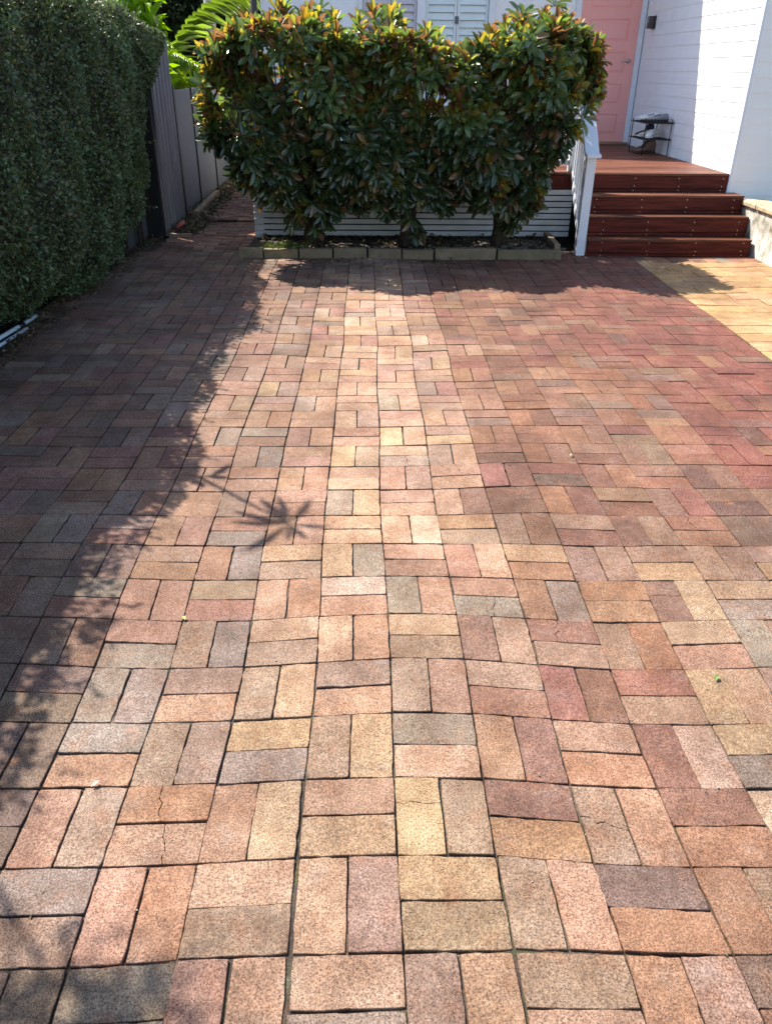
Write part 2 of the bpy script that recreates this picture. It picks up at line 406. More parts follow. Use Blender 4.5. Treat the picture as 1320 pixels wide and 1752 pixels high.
PV = Pave()
CR = {(-2, 5, 0), (-2, 5, 1), (3, 5, 0), (2, -3, 1), (1, -4, 0), (-1, -3, 0), (5, 1, 0), (6, -1, 1), (-4, 2, 1), (3, 2, 1)}
for c in range(-11, 22):
    for r in range(-24, 10):
        xa, xb = X0+c*PM, X0+(c+1)*PM
        ya, yb = Y0-(r+1)*PM, Y0-r*PM
        if xb < -2.5 or ya < .45: continue
        if xa > 2.45 and yb > 7.75: continue
        ym = (ya+yb)/2; xm = (xa+xb)/2
        if xa > 2.6: continue
        fine = 2 if ym < 3.2 else 1
        vert = (c+r) % 2 == 0
        cells = [((xa, ya), (xm, yb)), ((xm, ya), (xb, yb))] if vert else [((xa, ya), (xb, ym)), ((xa, ym), (xb, yb))]
        if rnd.random() < .03 and (c+r) % 2:    # an odd module is laid with a half brick
            pass
        for k, (p, q) in enumerate(cells):
            pl = [(p[0], p[1]), (q[0], p[1]), (q[0], q[1]), (p[0], q[1])]
            pl = [wob(*t) for t in pl]
            jx, jy = rnd.gauss(0, .0009), rnd.gauss(0, .0009)
            if r >= 5 and c == -1: jx -= .0045
            if r >= 5 and c == 0: jx += .001
            an = rnd.gauss(0, .0045); mx = sum(t[0] for t in pl)/4; my = sum(t[1] for t in pl)/4
            pl = [(mx+(t[0]-mx)-an*(t[1]-my)+jx, my+(t[1]-my)+an*(t[0]-mx)+jy) for t in pl]
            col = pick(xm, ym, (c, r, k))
            g_ = abs(rnd.gauss(.0009, .0006))+(.0011 if xm < .75 else .0002)
            hz = rnd.gauss(0, .0011); ti = (rnd.gauss(0, .006), rnd.gauss(0, .006))
            if (c, r, k) in CR or rnd.random() < .006:
                for pp in crack(pl, not vert):
                    PV.brick([tuple(t) for t in pp], col, 1, g_*.6, hz=hz, tilt=ti)
            else:
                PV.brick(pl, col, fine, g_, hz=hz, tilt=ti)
bx_, by_ = np.arange(-2.52, 2.70, .06), np.arange(.3, 8.42, .06)
bed = ([(float(x), float(y), hgt(x, y)-.0085+.0045*max(0, math.sin(x*5.3+y*3.1)*math.sin(y*6.7-x*4.9))+rnd.uniform(-.003, .002)) for y in by_ for x in bx_],
       [(j*len(bx_)+i, j*len(bx_)+i+1, (j+1)*len(bx_)+i+1, (j+1)*len(bx_)+i) for j in range(len(by_)-1) for i in range(len(bx_)-1)],
       [np.array(rnd.choice([(.06, .046, .034), (.05, .038, .028), (.11, .085, .06), (.06, .06, .03)])) for j in range(len(by_)-1) for i in range(len(bx_)-1)])
PV.build('driveway', M_paver, bed)

# path beside the house, running back between fence and deck
PT = Pave()
for j in range(0, 52):
    y = 8.26+j*.118
    off = (j % 2)*.115
    for i in range(-1, 6):
        xa = -2.16+i*.232+off-.232; lo_ = -2.19 if y < 9.1 else -1.99+.02*math.sin(j*1.3)
        xb = min(xa+.232, -1.2); xa = max(xa, lo_)
        if xb-xa < .04: continue
        lift = .0 if y < 10.0 else .03
        pl = [(xa, y), (xb, y), (xb, y+.118), (xa, y+.118)]
        an = rnd.gauss(0, .012); mx, my = (xa+xb)/2, y+.059
        pl = [(mx+(t[0]-mx)-an*(t[1]-my), my+(t[1]-my)+an*(t[0]-mx)) for t in pl]
        PT.brick(pl, np.array(PAL[rnd.choice(['rose', 'rose', 'pinkg', 'brown', 'peach'])])*rnd.uniform(.8, 1.1), 0, .002+abs(rnd.gauss(0, .001)), hz=lift+rnd.gauss(0, .002), tilt=(rnd.gauss(0, .012), rnd.gauss(0, .012)))
PT.build('path', M_paver, ([(-2.25, 8.2, -.016), (-1.2, 8.2, -.016), (-1.2, 14.4, -.016), (-2.25, 14.4, -.016)], [(0, 1, 2, 3)], np.array((.05, .038, .028))))

# tan pavers of the forecourt on the right
CP = Pave()
for j in range(0, 27):
    y = 7.84-(j+1)*.198
    for i in range(-1, 12):
        xa = 2.655+i*.4+(.2 if j % 2 else 0); xb = xa+.4
        xa = max(xa, 2.655)
        if xb <= xa+.03 or xa > 5.4: continue
        col = np.array((.43, .28, .143))*rnd.uniform(.82, 1.12)*np.array([1, rnd.uniform(.97, 1.04), rnd.uniform(.88, 1.1)])
        CP.brick([(xa, y), (xb, y), (xb, y+.198), (xa, y+.198)], col, 1, .0024, hz=rnd.gauss(.001, .0012), tilt=(rnd.gauss(0, .003), rnd.gauss(0, .003)))
i = 0; x = 2.655
while x < 3.9:
    CP.brick([(x, 7.842), (x+.118, 7.842), (x+.118, 8.1), (x, 8.1)], np.array(PAL[rnd.choice(['rose', 'dgrey', 'grey', 'brown', 'orange'])]), 0, .0015, hz=.002+rnd.gauss(0, .001)); x += .12
CP.build('pavement', M_cream, ([(2.66, 2.5, -.0155), (6, 2.5, -.0155), (6, 8.2, -.0155), (2.66, 8.2, -.0155)], [(0, 1, 2, 3)], np.array((.07, .045, .025))))

def soil_sheet(name, x0, x1, y0, y1, z, amp, n=60, m=None, kind='structure'):
    nx = max(4, int((x1-x0)*n/2)); ny = max(4, int((y1-y0)*n/2))
    xs = np.linspace(x0, x1, nx); ys = np.linspace(y0, y1, ny)
    X, Y = np.meshgrid(xs, ys)
    Z = z+amp*(np.sin(X*7+Y*3)*np.sin(Y*5-X*2)+.6*nr.random(X.shape))
    V = np.stack([X, Y, Z], -1).reshape(-1, 3)
    F = [(j*nx+i, j*nx+i+1, (j+1)*nx+i+1, (j+1)*nx+i) for j in range(ny-1) for i in range(nx-1)]
    return tag(np_mesh(name, V, F, m or M_soil), kind=kind)
soil_sheet('soil', -1.22, 1.93, 8.02, 8.95, .045, .014)
soil_sheet('soil', -3.4, -2.36, -1.5, 9.2, -.004, .012, 30)
soil_sheet('soil', -2.75, -1.9, 9.0, 14.2, .0, .018, 40)
soil_sheet('soil', 4.1, 7.5, 5, 8.9, .42, .02, 20)

# ------------------------------------------------------------------ garden edging blocks
M_block = mat('mossy_concrete', (.29, .205, .125), .9, var=.7, vscale=9, vcol=(.14, .11, .06), bump=.5, bscale=70)
blocks = [(-1.27, -1.03, 'greenish edging block at the path corner, leftmost of the front row', 0), (-1.02, -.68, 'tan edging block below the grass tuft, second in the front row from the path', 1),
          (-.67, -.34, 'edging block in front of the left magnolia trunk', 0), (-.33, .0, 'edging block between the left and middle magnolia trunks, nearer the left trunk', 0), (.01, .34, 'edging block between the left and middle magnolia trunks, nearer the middle trunk', 0),
          (.35, .66, 'edging block just right of the middle magnolia trunk', 0), (.67, 1.28, 'long mossy edging block in front of the right magnolia trunk', 0), (1.29, 1.93, 'long tan edging block at the right end of the front row', 1)]
for k, (a, b, lab, tan) in enumerate(blocks):
    m = MB(); y = 7.955+rnd.uniform(-.006, .006); h = .088+rnd.uniform(-.006, .008)
    m.box(a+.003, b-.003, y, y+.075, -.02, h)
    o = m.build('edging_block', mat('block_tan', (.27, .19, .11), .9, var=.8, vscale=8, vcol=(.13, .12, .06), bump=.5, bscale=70) if tan else M_block, None, .006)
    o.rotation_euler = (rnd.uniform(-.0006, .0006), 0, rnd.uniform(-.0005, .0005))
    tag(o, lab, 'edging block', 'edging blocks of the magnolia bed')
m = MB(); m.prism([(1.87, 8.04), (1.93, 8.04), (1.955, 8.72), (1.895, 8.72)], 2, -.02, .13)
tag(m.build('edging_block', M_block, None, .006), 'long block running back towards the deck at the right end of the magnolia bed', 'edging block', 'edging blocks of the magnolia bed')

# ------------------------------------------------------------------ house
XS, YD, YF = 3.82, 12.5, 8.79
house = thing('house', (3.82, 12.5, 0), 'white weatherboard house with a pink front door beside the timber deck', 'house')
def boards(name, along, fixed, a, b, z0, z1, pitch, sgn, lap=.006, m=M_white, parent=house, thick=.05):
    """lapped weatherboards as one wall; along 'x' (facing -y) or 'y' (facing -x)"""
    pts = [(fixed+thick*1.0, z0)]
    z = z0
    while z < z1:
        zt = min(z+pitch, z1)
        pts += [(fixed-lap, z), (fixed-.001, zt-.004), (fixed-.001, zt)]
        z = zt
    pts.append((fixed+thick, z1))
    mb = MB(); n = len(pts)
    if along == 'y': v = [(p[0], a, p[1]) for p in pts]+[(p[0], b, p[1]) for p in pts]
    else: v = [(a, p[0], p[1]) for p in pts]+[(b, p[0], p[1]) for p in pts]
    mb.add(v, [tuple(range(n))[::-1], tuple(range(n, 2*n))]+[(i, (i+1) % n, n+(i+1) % n, n+i) for i in range(n)])
    return mb.build(name, m, parent)
boards('side_wall', 'y', XS, YF+.0, YD+.3, .0, 3.9, .137, 1)
boards('wing_wall', 'x', YF, XS+.012, 8.5, .36, 3.9, .137, 1, m=M_wing)
mb = MB(); mb.box(XS-.014, XS+.012, YF-.016, YF+.016, .38, 3.9); mb.build('corner_bead', M_wtrim, house)
# front wall pieces round the door and the window unit
def wallbox(a, b, z0, z1, nm='front_wall'):
    m = MB(); m.box(a, b, YD, YD+.2, z0, z1); return m.build(nm, M_white, house)
boards('front_wall', 'x', YD+.01, -1.42, -.10, .2, 3.6, .2, 1, lap=.004, thick=.19)
wallbox(-.10, 1.74, .2, .75); wallbox(-.10, 1.74, 3.1, 3.6)
boards('front_wall', 'x', YD+.01, 1.74, 2.84, .2, 3.6, .2, 1, lap=.004, thick=.19)
wallbox(2.84, 3.82, 2.83, 3.6)
wallbox(2.84, 3.82, .0, .69)
# back body and roof (out of frame, gives the shade)
m = MB(); m.box(-1.42, -1.36, YD+.21, 20, .0, 3.6); m.build('end_wall', M_white, house)
m = MB(); m.box(-1.40, 8.5, 19.8, 20, .0, 3.9); m.build('back_wall', M_white, house)
m = MB(); m.box(8.3, 8.5, YF+.06, 19.8, .0, 3.9); m.build('far_wall', M_white, house)
M_roof = mat('roof_sheet', (.25, .26, .27), .4, .3, var=.1)
ro = MB(); ro.prism([(-1.75, 12.3), (.4, 12.3), (1.91, 11.74), (2.88, 11.39), (3.45, 11.18), (3.45, 8.4), (8.9, 8.4), (8.9, 20.3), (-1.75, 20.3)], 2, 3.92, 4.05)
ro.build('roof', M_roof, house)
# window unit: left bay shuttered, right bay glazed doors
win = MB()
for a, b in ((-.11, -.05), (.685, .80), (1.66, 1.75)): win.box(a, b, YD-.03, YD+.06, .72, 3.1)
win.box(-.05, .685, YD-.03, YD+.06, .72, .80); win.box(.80, 1.66, YD-.03, YD+.06, .72, .80)
win.box(-.05, .685, YD-.03, YD+.06, 3.02, 3.1); win.box(.80, 1.66, YD-.03, YD+.06, 3.02, 3.1)
wf = win.build('window', M_wtrim, house, .004)
M_shut = mat('shutter_greige', lin((205, 198, 200)), .5, var=.04)
M_shut2 = mat('shutter_pale', lin((222, 232, 230)), .5, var=.04)
M_glass = bpy.data.materials.new('glass'); M_glass.use_nodes = True
gb = M_glass.node_tree.nodes['Principled BSDF']; gb.inputs['Base Color'].default_value = (.8, .95, .92, 1)
gb.inputs['Roughness'].default_value = .03; gb.inputs['Transmission Weight'].default_value = 1; gb.inputs['IOR'].default_value = 1.2
for bay, (xa, xb, mm_) in enumerate(((-.045, .68, M_shut), (.805, 1.655, M_shut2))):
    xm = xa+(xb-xa)*(.52 if bay == 0 else .5)
    for a, b in ((xa, xm-.003), (xm+.003, xb)):
        s = MB(); z = .82
        s.box(a, a+.035, YD+.02, YD+.05, .81, 3.01); s.box(b-.035, b, YD+.02, YD+.05, .81, 3.01)
        while z < 2.98:
            s.add([(a+.036, YD+.018, z), (b-.036, YD+.018, z), (b-.036, YD+.045, z+.083), (a+.036, YD+.045, z+.083),
                   (a+.036, YD+.028, z-.002), (b-.036, YD+.028, z-.002), (b-.036, YD+.053, z+.08), (a+.036, YD+.053, z+.08)],
                  [(0, 1, 2, 3), (7, 6, 5, 4), (0, 4, 5, 1), (1, 5, 6, 2), (2, 6, 7, 3), (3, 7, 4, 0)])
            z += .088
        s.build('shutter', mm_, wf)
    k = MB(); k.box(xa, xb, YD+.07, YD+.08, .8, 3.02); k.build('backing', mat('room_dark', (.08, .08, .085), .8), wf)
for x in (1.215, 1.245):
    h = MB(); h.box(x-.006, x+.006, YD-.005, YD+.017, 2.18, 2.27); h.build('handle', M_black, wf, .003)
# door
fr = MB()
fr.box(2.84, 2.915, YD-.03, YD+.05, .70, 2.83); fr.box(3.735, 3.805, YD-.03, YD+.05, .70, 2.83); fr.box(2.915, 3.735, YD-.03, YD+.05, 2.75, 2.83)
fr.build('door_frame', M_wtrim, house, .004)
th = MB(); th.box(2.86, 3.79, YD-.09, YD+.06, .712, .742); th.build('threshold', mat('oak', (.36, .22, .12), .5, var=.3, vscale=6, stretch=(1, 8, 8)), house, .004)
dx0, dx1, dz0 = 2.917, 3.733, .745
d = MB(); d.box(dx0, dx1, YD+.012, YD+.05, dz0, 2.745)
pan = [(0.10+k*.385, .10+k*.385+.255) for k in range(5)]
xr0, xr1 = dx0+.13, dx1-.13
# stiles and rails standing 11 mm proud of the field
d.box(dx0, xr0, YD, YD+.0125, dz0, 2.745); d.box(xr1, dx1, YD, YD+.0125, dz0, 2.745)
zz = dz0
for a, b in pan:
    d.box(xr0, xr1, YD, YD+.0125, zz, dz0+a); zz = dz0+b
d.box(xr0, xr1, YD, YD+.0125, zz, 2.745)
door = d.build('door', M_pink, house)
pm = MB()
for a, b in pan:
    za, zb = dz0+a+.035, dz0+b-.035; xa, xb = xr0+.035, xr1-.035
    pm.add([(xr0+.006, YD+.0118, dz0+a+.006), (xr1-.006, YD+.0118, dz0+a+.006), (xr1-.006, YD+.0118, dz0+b-.006), (xr0+.006, YD+.0118, dz0+b-.006),
            (xa, YD+.004, za), (xb, YD+.004, za), (xb, YD+.004, zb), (xa, YD+.004, zb)], [(0, 1, 5, 4), (1, 2, 6, 5), (2, 3, 7, 6), (3, 0, 4, 7), (4, 5, 6, 7)])
pm.build('panel_moulding', M_pink, door)
hh = MB(); hh.tube([(3.655, YD, 1.765), (3.655, YD-.012, 1.765)], .027, 16); hh.tube([(3.655, YD-.012, 1.765), (3.655, YD-.05, 1.765)], .009, 10)
hh.tube([(3.66, YD-.05, 1.765), (3.6, YD-.052, 1.767), (3.53, YD-.048, 1.765)], [.011, .0095, .008], 10)
hh.build('handle', M_steel, door, smooth=True)
dp = MB(); dp.tube([(-1.50, 12.42, 0), (-1.50, 12.42, 3.7)], .045, 12)
dp.build('downpipe', mat('bronze_pipe', (.05, .035, .03), .5), house, smooth=True)
# wall lamp
wlp = thing('wall_lamp', (XS, 12.1, 2.19), 'small dark boxy lamp on the white wall beside the pink door', 'wall lamp')
m = MB(); m.box(XS-.03, XS-.004, 12.04, 12.16, 2.13, 2.28); m.build('back_plate', M_black, wlp, .003)
m = MB(); m.box(XS-.09, XS-.03, 12.05, 12.15, 2.135, 2.275); m.build('lamp_body', mat('lamp_bronze', (.05, .04, .045), .5), wlp, .004)
m = MB(); m.box(XS-.093, XS-.0905, 12.075, 12.10, 2.2, 2.27); m.build('lens', mat('lamp_lens', (.35, .33, .33), .3), wlp)

# ------------------------------------------------------------------ deck
DZ, DX0, DX1, DY0 = .711, -1.2, 2.2, 8.79
deck = thing('deck', (.5, 10.5, 0), 'raised red-brown timber deck with white slatted skirt behind the magnolias', 'deck')
y = DY0-.01; k = 0
while y < YD-.1:
    wb = .088
    m = MB(); m.box(DX0, XS-.016, y, min(y+wb, YD-.092), DZ-.022, DZ+rnd.uniform(-.0008, .0008))
    m.build('deck_board', M_deck, deck, .003, seg=1); y += wb+.0065; k += 1
m = MB(); m.box(DX0+.02, DX1+.08, DY0+.005, DY0+.028, .555, DZ-.0245); m.build('fascia', M_riser, deck, .003)
for k in range(8):
    z = .072+k*.0605
    m = MB(); m.box(DX0, DX1-.02, DY0-.002, DY0+.018, z, z+.0475)
    m.build('skirt_slat', mat('slat_white', lin((214, 213, 212)), .6, var=.12, vscale=6) if k == 0 else bpy.data.materials['slat_white'], deck, .002)
for x in (DX0+.0, .0, 1.1, DX1-.12):
    m = MB(); m.box(x, x+.09, DY0+.021, DY0+.10, -.02, .55); m.build('post', M_wtrim if x < -1 else M_dark, deck)
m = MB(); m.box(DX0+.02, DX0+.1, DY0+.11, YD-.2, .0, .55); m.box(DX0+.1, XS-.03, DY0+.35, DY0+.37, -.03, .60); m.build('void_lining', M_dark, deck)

# ------------------------------------------------------------------ steps
steps = thing('front_steps', (3.05, 8.45, 0), 'four red-brown timber steps leading up to the pink front door', 'steps')
sy = [8.11, 8.32, 8.53, 8.785]; sz = [.167, .354, .529, .711]; sxe = [3.885, 3.90, 3.90, XS-.012]
M_screw = mat('screw_steel', (.75, .72, .66), .35, .8)
scr0 = None
for k in range(4):
    zb = 0 if k == 0 else sz[k-1]
    xl = 2.225 if k == 0 else 2.262
    h = sz[k]-zb-(.022 if k < 3 else .0225)
    r = MB(); r.box(xl, sxe[k]-.004, sy[k], sy[k]+.02, zb+.034, zb+h-.001)
    ri = r.build('riser', M_riser, steps, .003)
    lo = MB(); lo.box(xl, sxe[k]-.006, sy[k]+.007, sy[k]+.024, zb+.001, zb+.030); lo.build('kickboard', M_riser, steps, .002)
    if k < 3:
        t = MB(); t.box(xl, sxe[k], sy[k]-.004, sy[k+1]+.004, sz[k]-.021, sz[k]); t.build('tread', M_deck, steps, .003)
    for q, x in enumerate(np.linspace(2.36+.05*(k == 1), 3.80-.05*(k == 3), 4)):
        for z in (zb+.135, zb+.058, zb+.016):
            yy_ = sy[k] if z > zb+.03 else sy[k]+.007
            loc = Vector((x+rnd.uniform(-.01, .01), yy_-.0015, z+rnd.uniform(-.003, .003)))
            if scr0 is None:
                s = MB(); s.tube([(loc.x, loc.y-.001, loc.z), (loc.x, loc.y+.0025, loc.z)], .0038, 10)
                for v in range(len(s.v)): s.v[v] = tuple(Vector(s.v[v])-loc+wloc(ri))
                o = s.build('screw', M_screw, ri); scr0 = o
            else:
                o = scr0.copy(); C.objects.link(o); o.parent = ri
            o.location = loc-wloc(ri)
m = MB(); m.prism([(8.14, .0), (8.14, .14), (8.345, .325), (8.555, .5), (8.78, .68), (8.78, .0)], 0, 2.232, 2.262) if False else m.box(2.27, 3.86, 8.2, 8.76, -.01, .14); m.build('carriage', M_dark, steps)

# ------------------------------------------------------------------ stair railing
rail = thing('stair_railing', (2.16, 8.2, 0), 'white sloping stair railing with flat-topped handrail beside the timber steps', 'railing')
m = MB(); m.box(2.115, 2.205, 8.13, 8.22, .004, .915); m.build('newel_post', M_wtrim, rail, .003)
m = MB(); m.box(2.115, 2.205, 8.83, 8.92, .715, 1.62); m.build('newel_post', M_wtrim, rail, .003)
m = MB(); m.prism([(8.07, .915), (8.07, .945), (8.16, .958), (8.86, 1.655), (8.98, 1.655), (8.98, 1.623), (8.87, 1.623), (8.17, .921)], 0, 2.095, 2.232)
M_cap = mat('rail_cap', lin((225, 232, 242)), .22, var=.04)
m.build('handrail', M_cap, rail, .003)
m = MB(); m.prism([(8.221, .1), (8.221, .165), (8.829, .775), (8.829, .71)], 0, 2.14, 2.18); m.build('bottom_rail', M_wtrim, rail)
m = MB(); m.prism([(8.221, .84), (8.221, .90), (8.829, 1.508), (8.829, 1.45)], 0, 2.14, 2.18); m.build('top_rail', M_wtrim, rail)
for k in range(7):
    y = 8.27+k*.08
    z0 = .135+(y-8.221)+.03; z1 = .84+(y-8.221)+.02
    m = MB(); m.box(2.148, 2.172, y, y+.02, z0-.03, z1); m.build('baluster', M_wtrim, rail)
dr = thing('deck_railing', (.5, 8.87, DZ), 'white picket railing along the front edge of the deck behind the magnolias', 'railing')
m = MB(); m.box(DX0+.09, 2.114, 8.855, 8.895, DZ+.07, DZ+.115); m.build('bottom_rail', M_wtrim, dr)
m = MB(); m.box(DX0+.09, 2.114, 8.855, 8.895, 1.56, 1.6); m.build('top_rail', M_wtrim, dr)
m = MB(); m.box(DX0, 2.094, 8.81, 8.94, 1.622, 1.65); m.build('handrail', M_wtrim, dr)
for x in (DX0, .45):
    m = MB(); m.box(x, x+.09, 8.83, 8.92, DZ+.002, 1.62); m.build('newel_post', M_wtrim, dr)
x = DX0+.17; b0 = None
while x < 2.08:
    if b0 is None:
        m = MB(); m.box(x-.011, x+.011, 8.864, 8.886, DZ+.116, 1.559); b0 = m.build('baluster', M_wtrim, dr)
    elif not (.38 < x < .57):
        o = b0.copy(); C.objects.link(o); o.parent = dr; o.location.x = x-(DX0+.17)
    x += .1

# ------------------------------------------------------------------ low rendered garden wall
gw = thing('garden_wall', (4.0, 8.0, 0), 'low white wall with peeling mossy paint and sandstone coping right of the steps', 'wall')
M_peel = mat('peeling_render', (.8, .76, .68), .85, var=.95, vscale=6, vcol=(.13, .11, .05), bump=.6, bscale=25)
M_cop = mat('sandstone_coping', (.55, .43, .27), .85, var=.7, vscale=10, vcol=(.22, .17, .1), bump=.4, bscale=40)
m = MB(); m.box(3.91, 4.13, 5.6, 8.76, -.02, .44); m.build('wall_face', M_peel, gw, .008)
y = 8.62; k = 0
while y > 5.7:
    m = MB(); m.box(3.885, 4.15, y-.41, y-.004, .4405, .492); m.build('coping_stone', M_cop, gw, .014, seg=3); y -= .415

# ------------------------------------------------------------------ fences on the left
M_corr = mat('corrugated_dark_shaded', (.06, .062, .07), .5, .2, var=.2, vscale=3)  # dark sheet, its colour deepened for the shade under the hedge
M_corr2 = mat('corrugated_grey', (.19, .185, .205), .45, .2, var=.25, vscale=4, stretch=(3, 3, .5))
M_panel = mat('grey_panel', (.175, .17, .18), .6, 0, var=.3, vscale=14, stretch=(6, 6, .35))
def corr(name, x, ya, yb, z0, z1, m, parent, pitch=.06, amp=.011):
    n = int((yb-ya)/pitch*6); mb = MB(); v = []; f = []
    for s in (0, .003):
        for i in range(n+1):
            y = ya+(yb-ya)*i/n; ph = (i % 6)/6
            xx = x+s+amp*max(-1, min(1, 1.7*math.cos(2*math.pi*ph)))
            v += [(xx, y, z0), (xx, y, z1)]
    k = 2*(n+1)
    for i in range(n):
        f += [(2*i, 2*i+2, 2*i+3, 2*i+1), (k+2*i+1, k+2*i+3, k+2*i+2, k+2*i), (2*i+1, 2*i+3, k+2*i+3, k+2*i+1)]
    mb.add(v, f); return mb.build(name, m, parent)
fa = thing('corrugated_fence', (-2.43, 5, 0), 'dark ribbed metal fence mostly hidden behind the clipped hedge', 'fence')
corr('fence_sheet', -2.43, 7.15, 9.02, -.03, 1.85, M_corr, fa, .085, .02)
corr('fence_sheet', -2.74, -1.2, 7.15, -.03, 1.85, M_corr, fa, .085, .02)
m = MB(); m.box(-2.745, -2.41, 7.12, 7.145, .0, 1.8); m.build('return_sheet', M_corr, fa)
m = MB(); m.box(-2.47, -2.22, 9.03, 9.09, .0, 1.27); m.build('end_post', M_black, fa, .003)
fb = thing('corrugated_fence', (-2.2, 9.7, 0), 'lighter grey ribbed metal fence panel standing between the hedge and the flat grey panels', 'fence')
corr('fence_sheet', -2.235, 9.1, 10.12, -.01, 1.9, M_corr2, fb, .16, .034)
m = MB(); m.box(-2.28, -2.2, 10.13, 10.2, .0, 1.45); m.build('end_post', M_black, fb)
fc = thing('panel_fence', (-2.28, 12, 0), 'flat grey panel fence along the narrow side path', 'fence')
ys = [10.22, 11.5, 12.85, 14.2]
for k in range(3):
    m = MB(); m.box(-2.30, -2.27, ys[k], ys[k+1]-.05, .05, 1.40); m.build('fence_panel', M_panel, fc, .003)
    m = MB(); m.box(-2.31, -2.255, ys[k+1]-.045, ys[k+1]-.005, .0, 1.41); m.build('post', M_black, fc)
m = MB(); m.tube([(-2.14, 9.28, .05), (-2.13, 9.5, .06), (-2.16, 9.72, .055)], [.03, .036, .02], 8)
tag(m.build('plastic_strip', mat('orange_plastic', (.42, .07, .03), .5), None, smooth=True), 'crumpled orange-red plastic strip at the foot of the ribbed fence', 'plastic strip')
m = MB(); m.prism([(-2.13, 10.2), (-2.06, 10.16), (-2.12, 12.1), (-2.19, 12.12)], 2, .05, .10)
tag(m.build('timber_offcut', mat('old_pine', (.30, .19, .12), .8, var=.4, vscale=5, stretch=(8, 1, 8)), None, .003), 'weathered timber offcut lying in the leaf litter by the grey fence', 'timber')
m = MB(); m.box(-2.17, -1.93, 8.98, 9.04, .0, .045)
tag(m.build('timber_offcut', bpy.data.materials['old_pine'], None, .003), 'short grey timber piece across the litter strip at the start of the fence', 'timber')

# metal poles lying by the hedge
pl = thing('metal_pole', (-2.5, 5.3, .03), 'blue-and-silver metal pole lying on the pavers against the hedge', 'pole')
m = MB(); m.tube([(-2.52, 4.75, .035), (-2.46, 5.42, .036), (-2.43, 5.74, .038)], .015, 10); m.build('tube', mat('pale_pole', (.55, .66, .75), .35, 0), pl, smooth=True)
m = MB(); m.tube([(-2.47, 4.75, .016), (-2.41, 5.5, .017)], .012, 10); m.build('lower_tube', bpy.data.materials['pale_pole'], pl, smooth=True)
for t in (.35, .75):
    y = 4.75+t; x = -2.52+.06*t/.67 if t < .67 else -2.452
    m = MB(); m.tube([(x-.002, y-.03, .036), (x+.01, y+.03, .039)], .0185, 10); m.build('collar', M_black, pl, smooth=True)

# ------------------------------------------------------------------ foliage
LT_mag = leaf_t((.16, .42, .68, .88), (.35, .85, 1.0, .72), .5, .6)
LT_small = (np.array([(0, 0, 0), (-1, .5, .25), (0, 1, -.05), (1, .5, .25), (0, .5, 0)], float), [], [(0, 4, 1), (1, 4, 2), (0, 3, 4), (4, 3, 2)])
M_mag = leaf_mat('magnolia_leaf', .22, .22, under=(.10, .06, .028), spec=.8)
M_magnew = leaf_mat('magnolia_new_leaf', .35, .58)
M_hedge = leaf_mat('hedge_leaf', .5, .25)
M_bark = mat('bark', (.05, .035, .025), .9, var=.5, vscale=20, bump=.8, bscale=50)

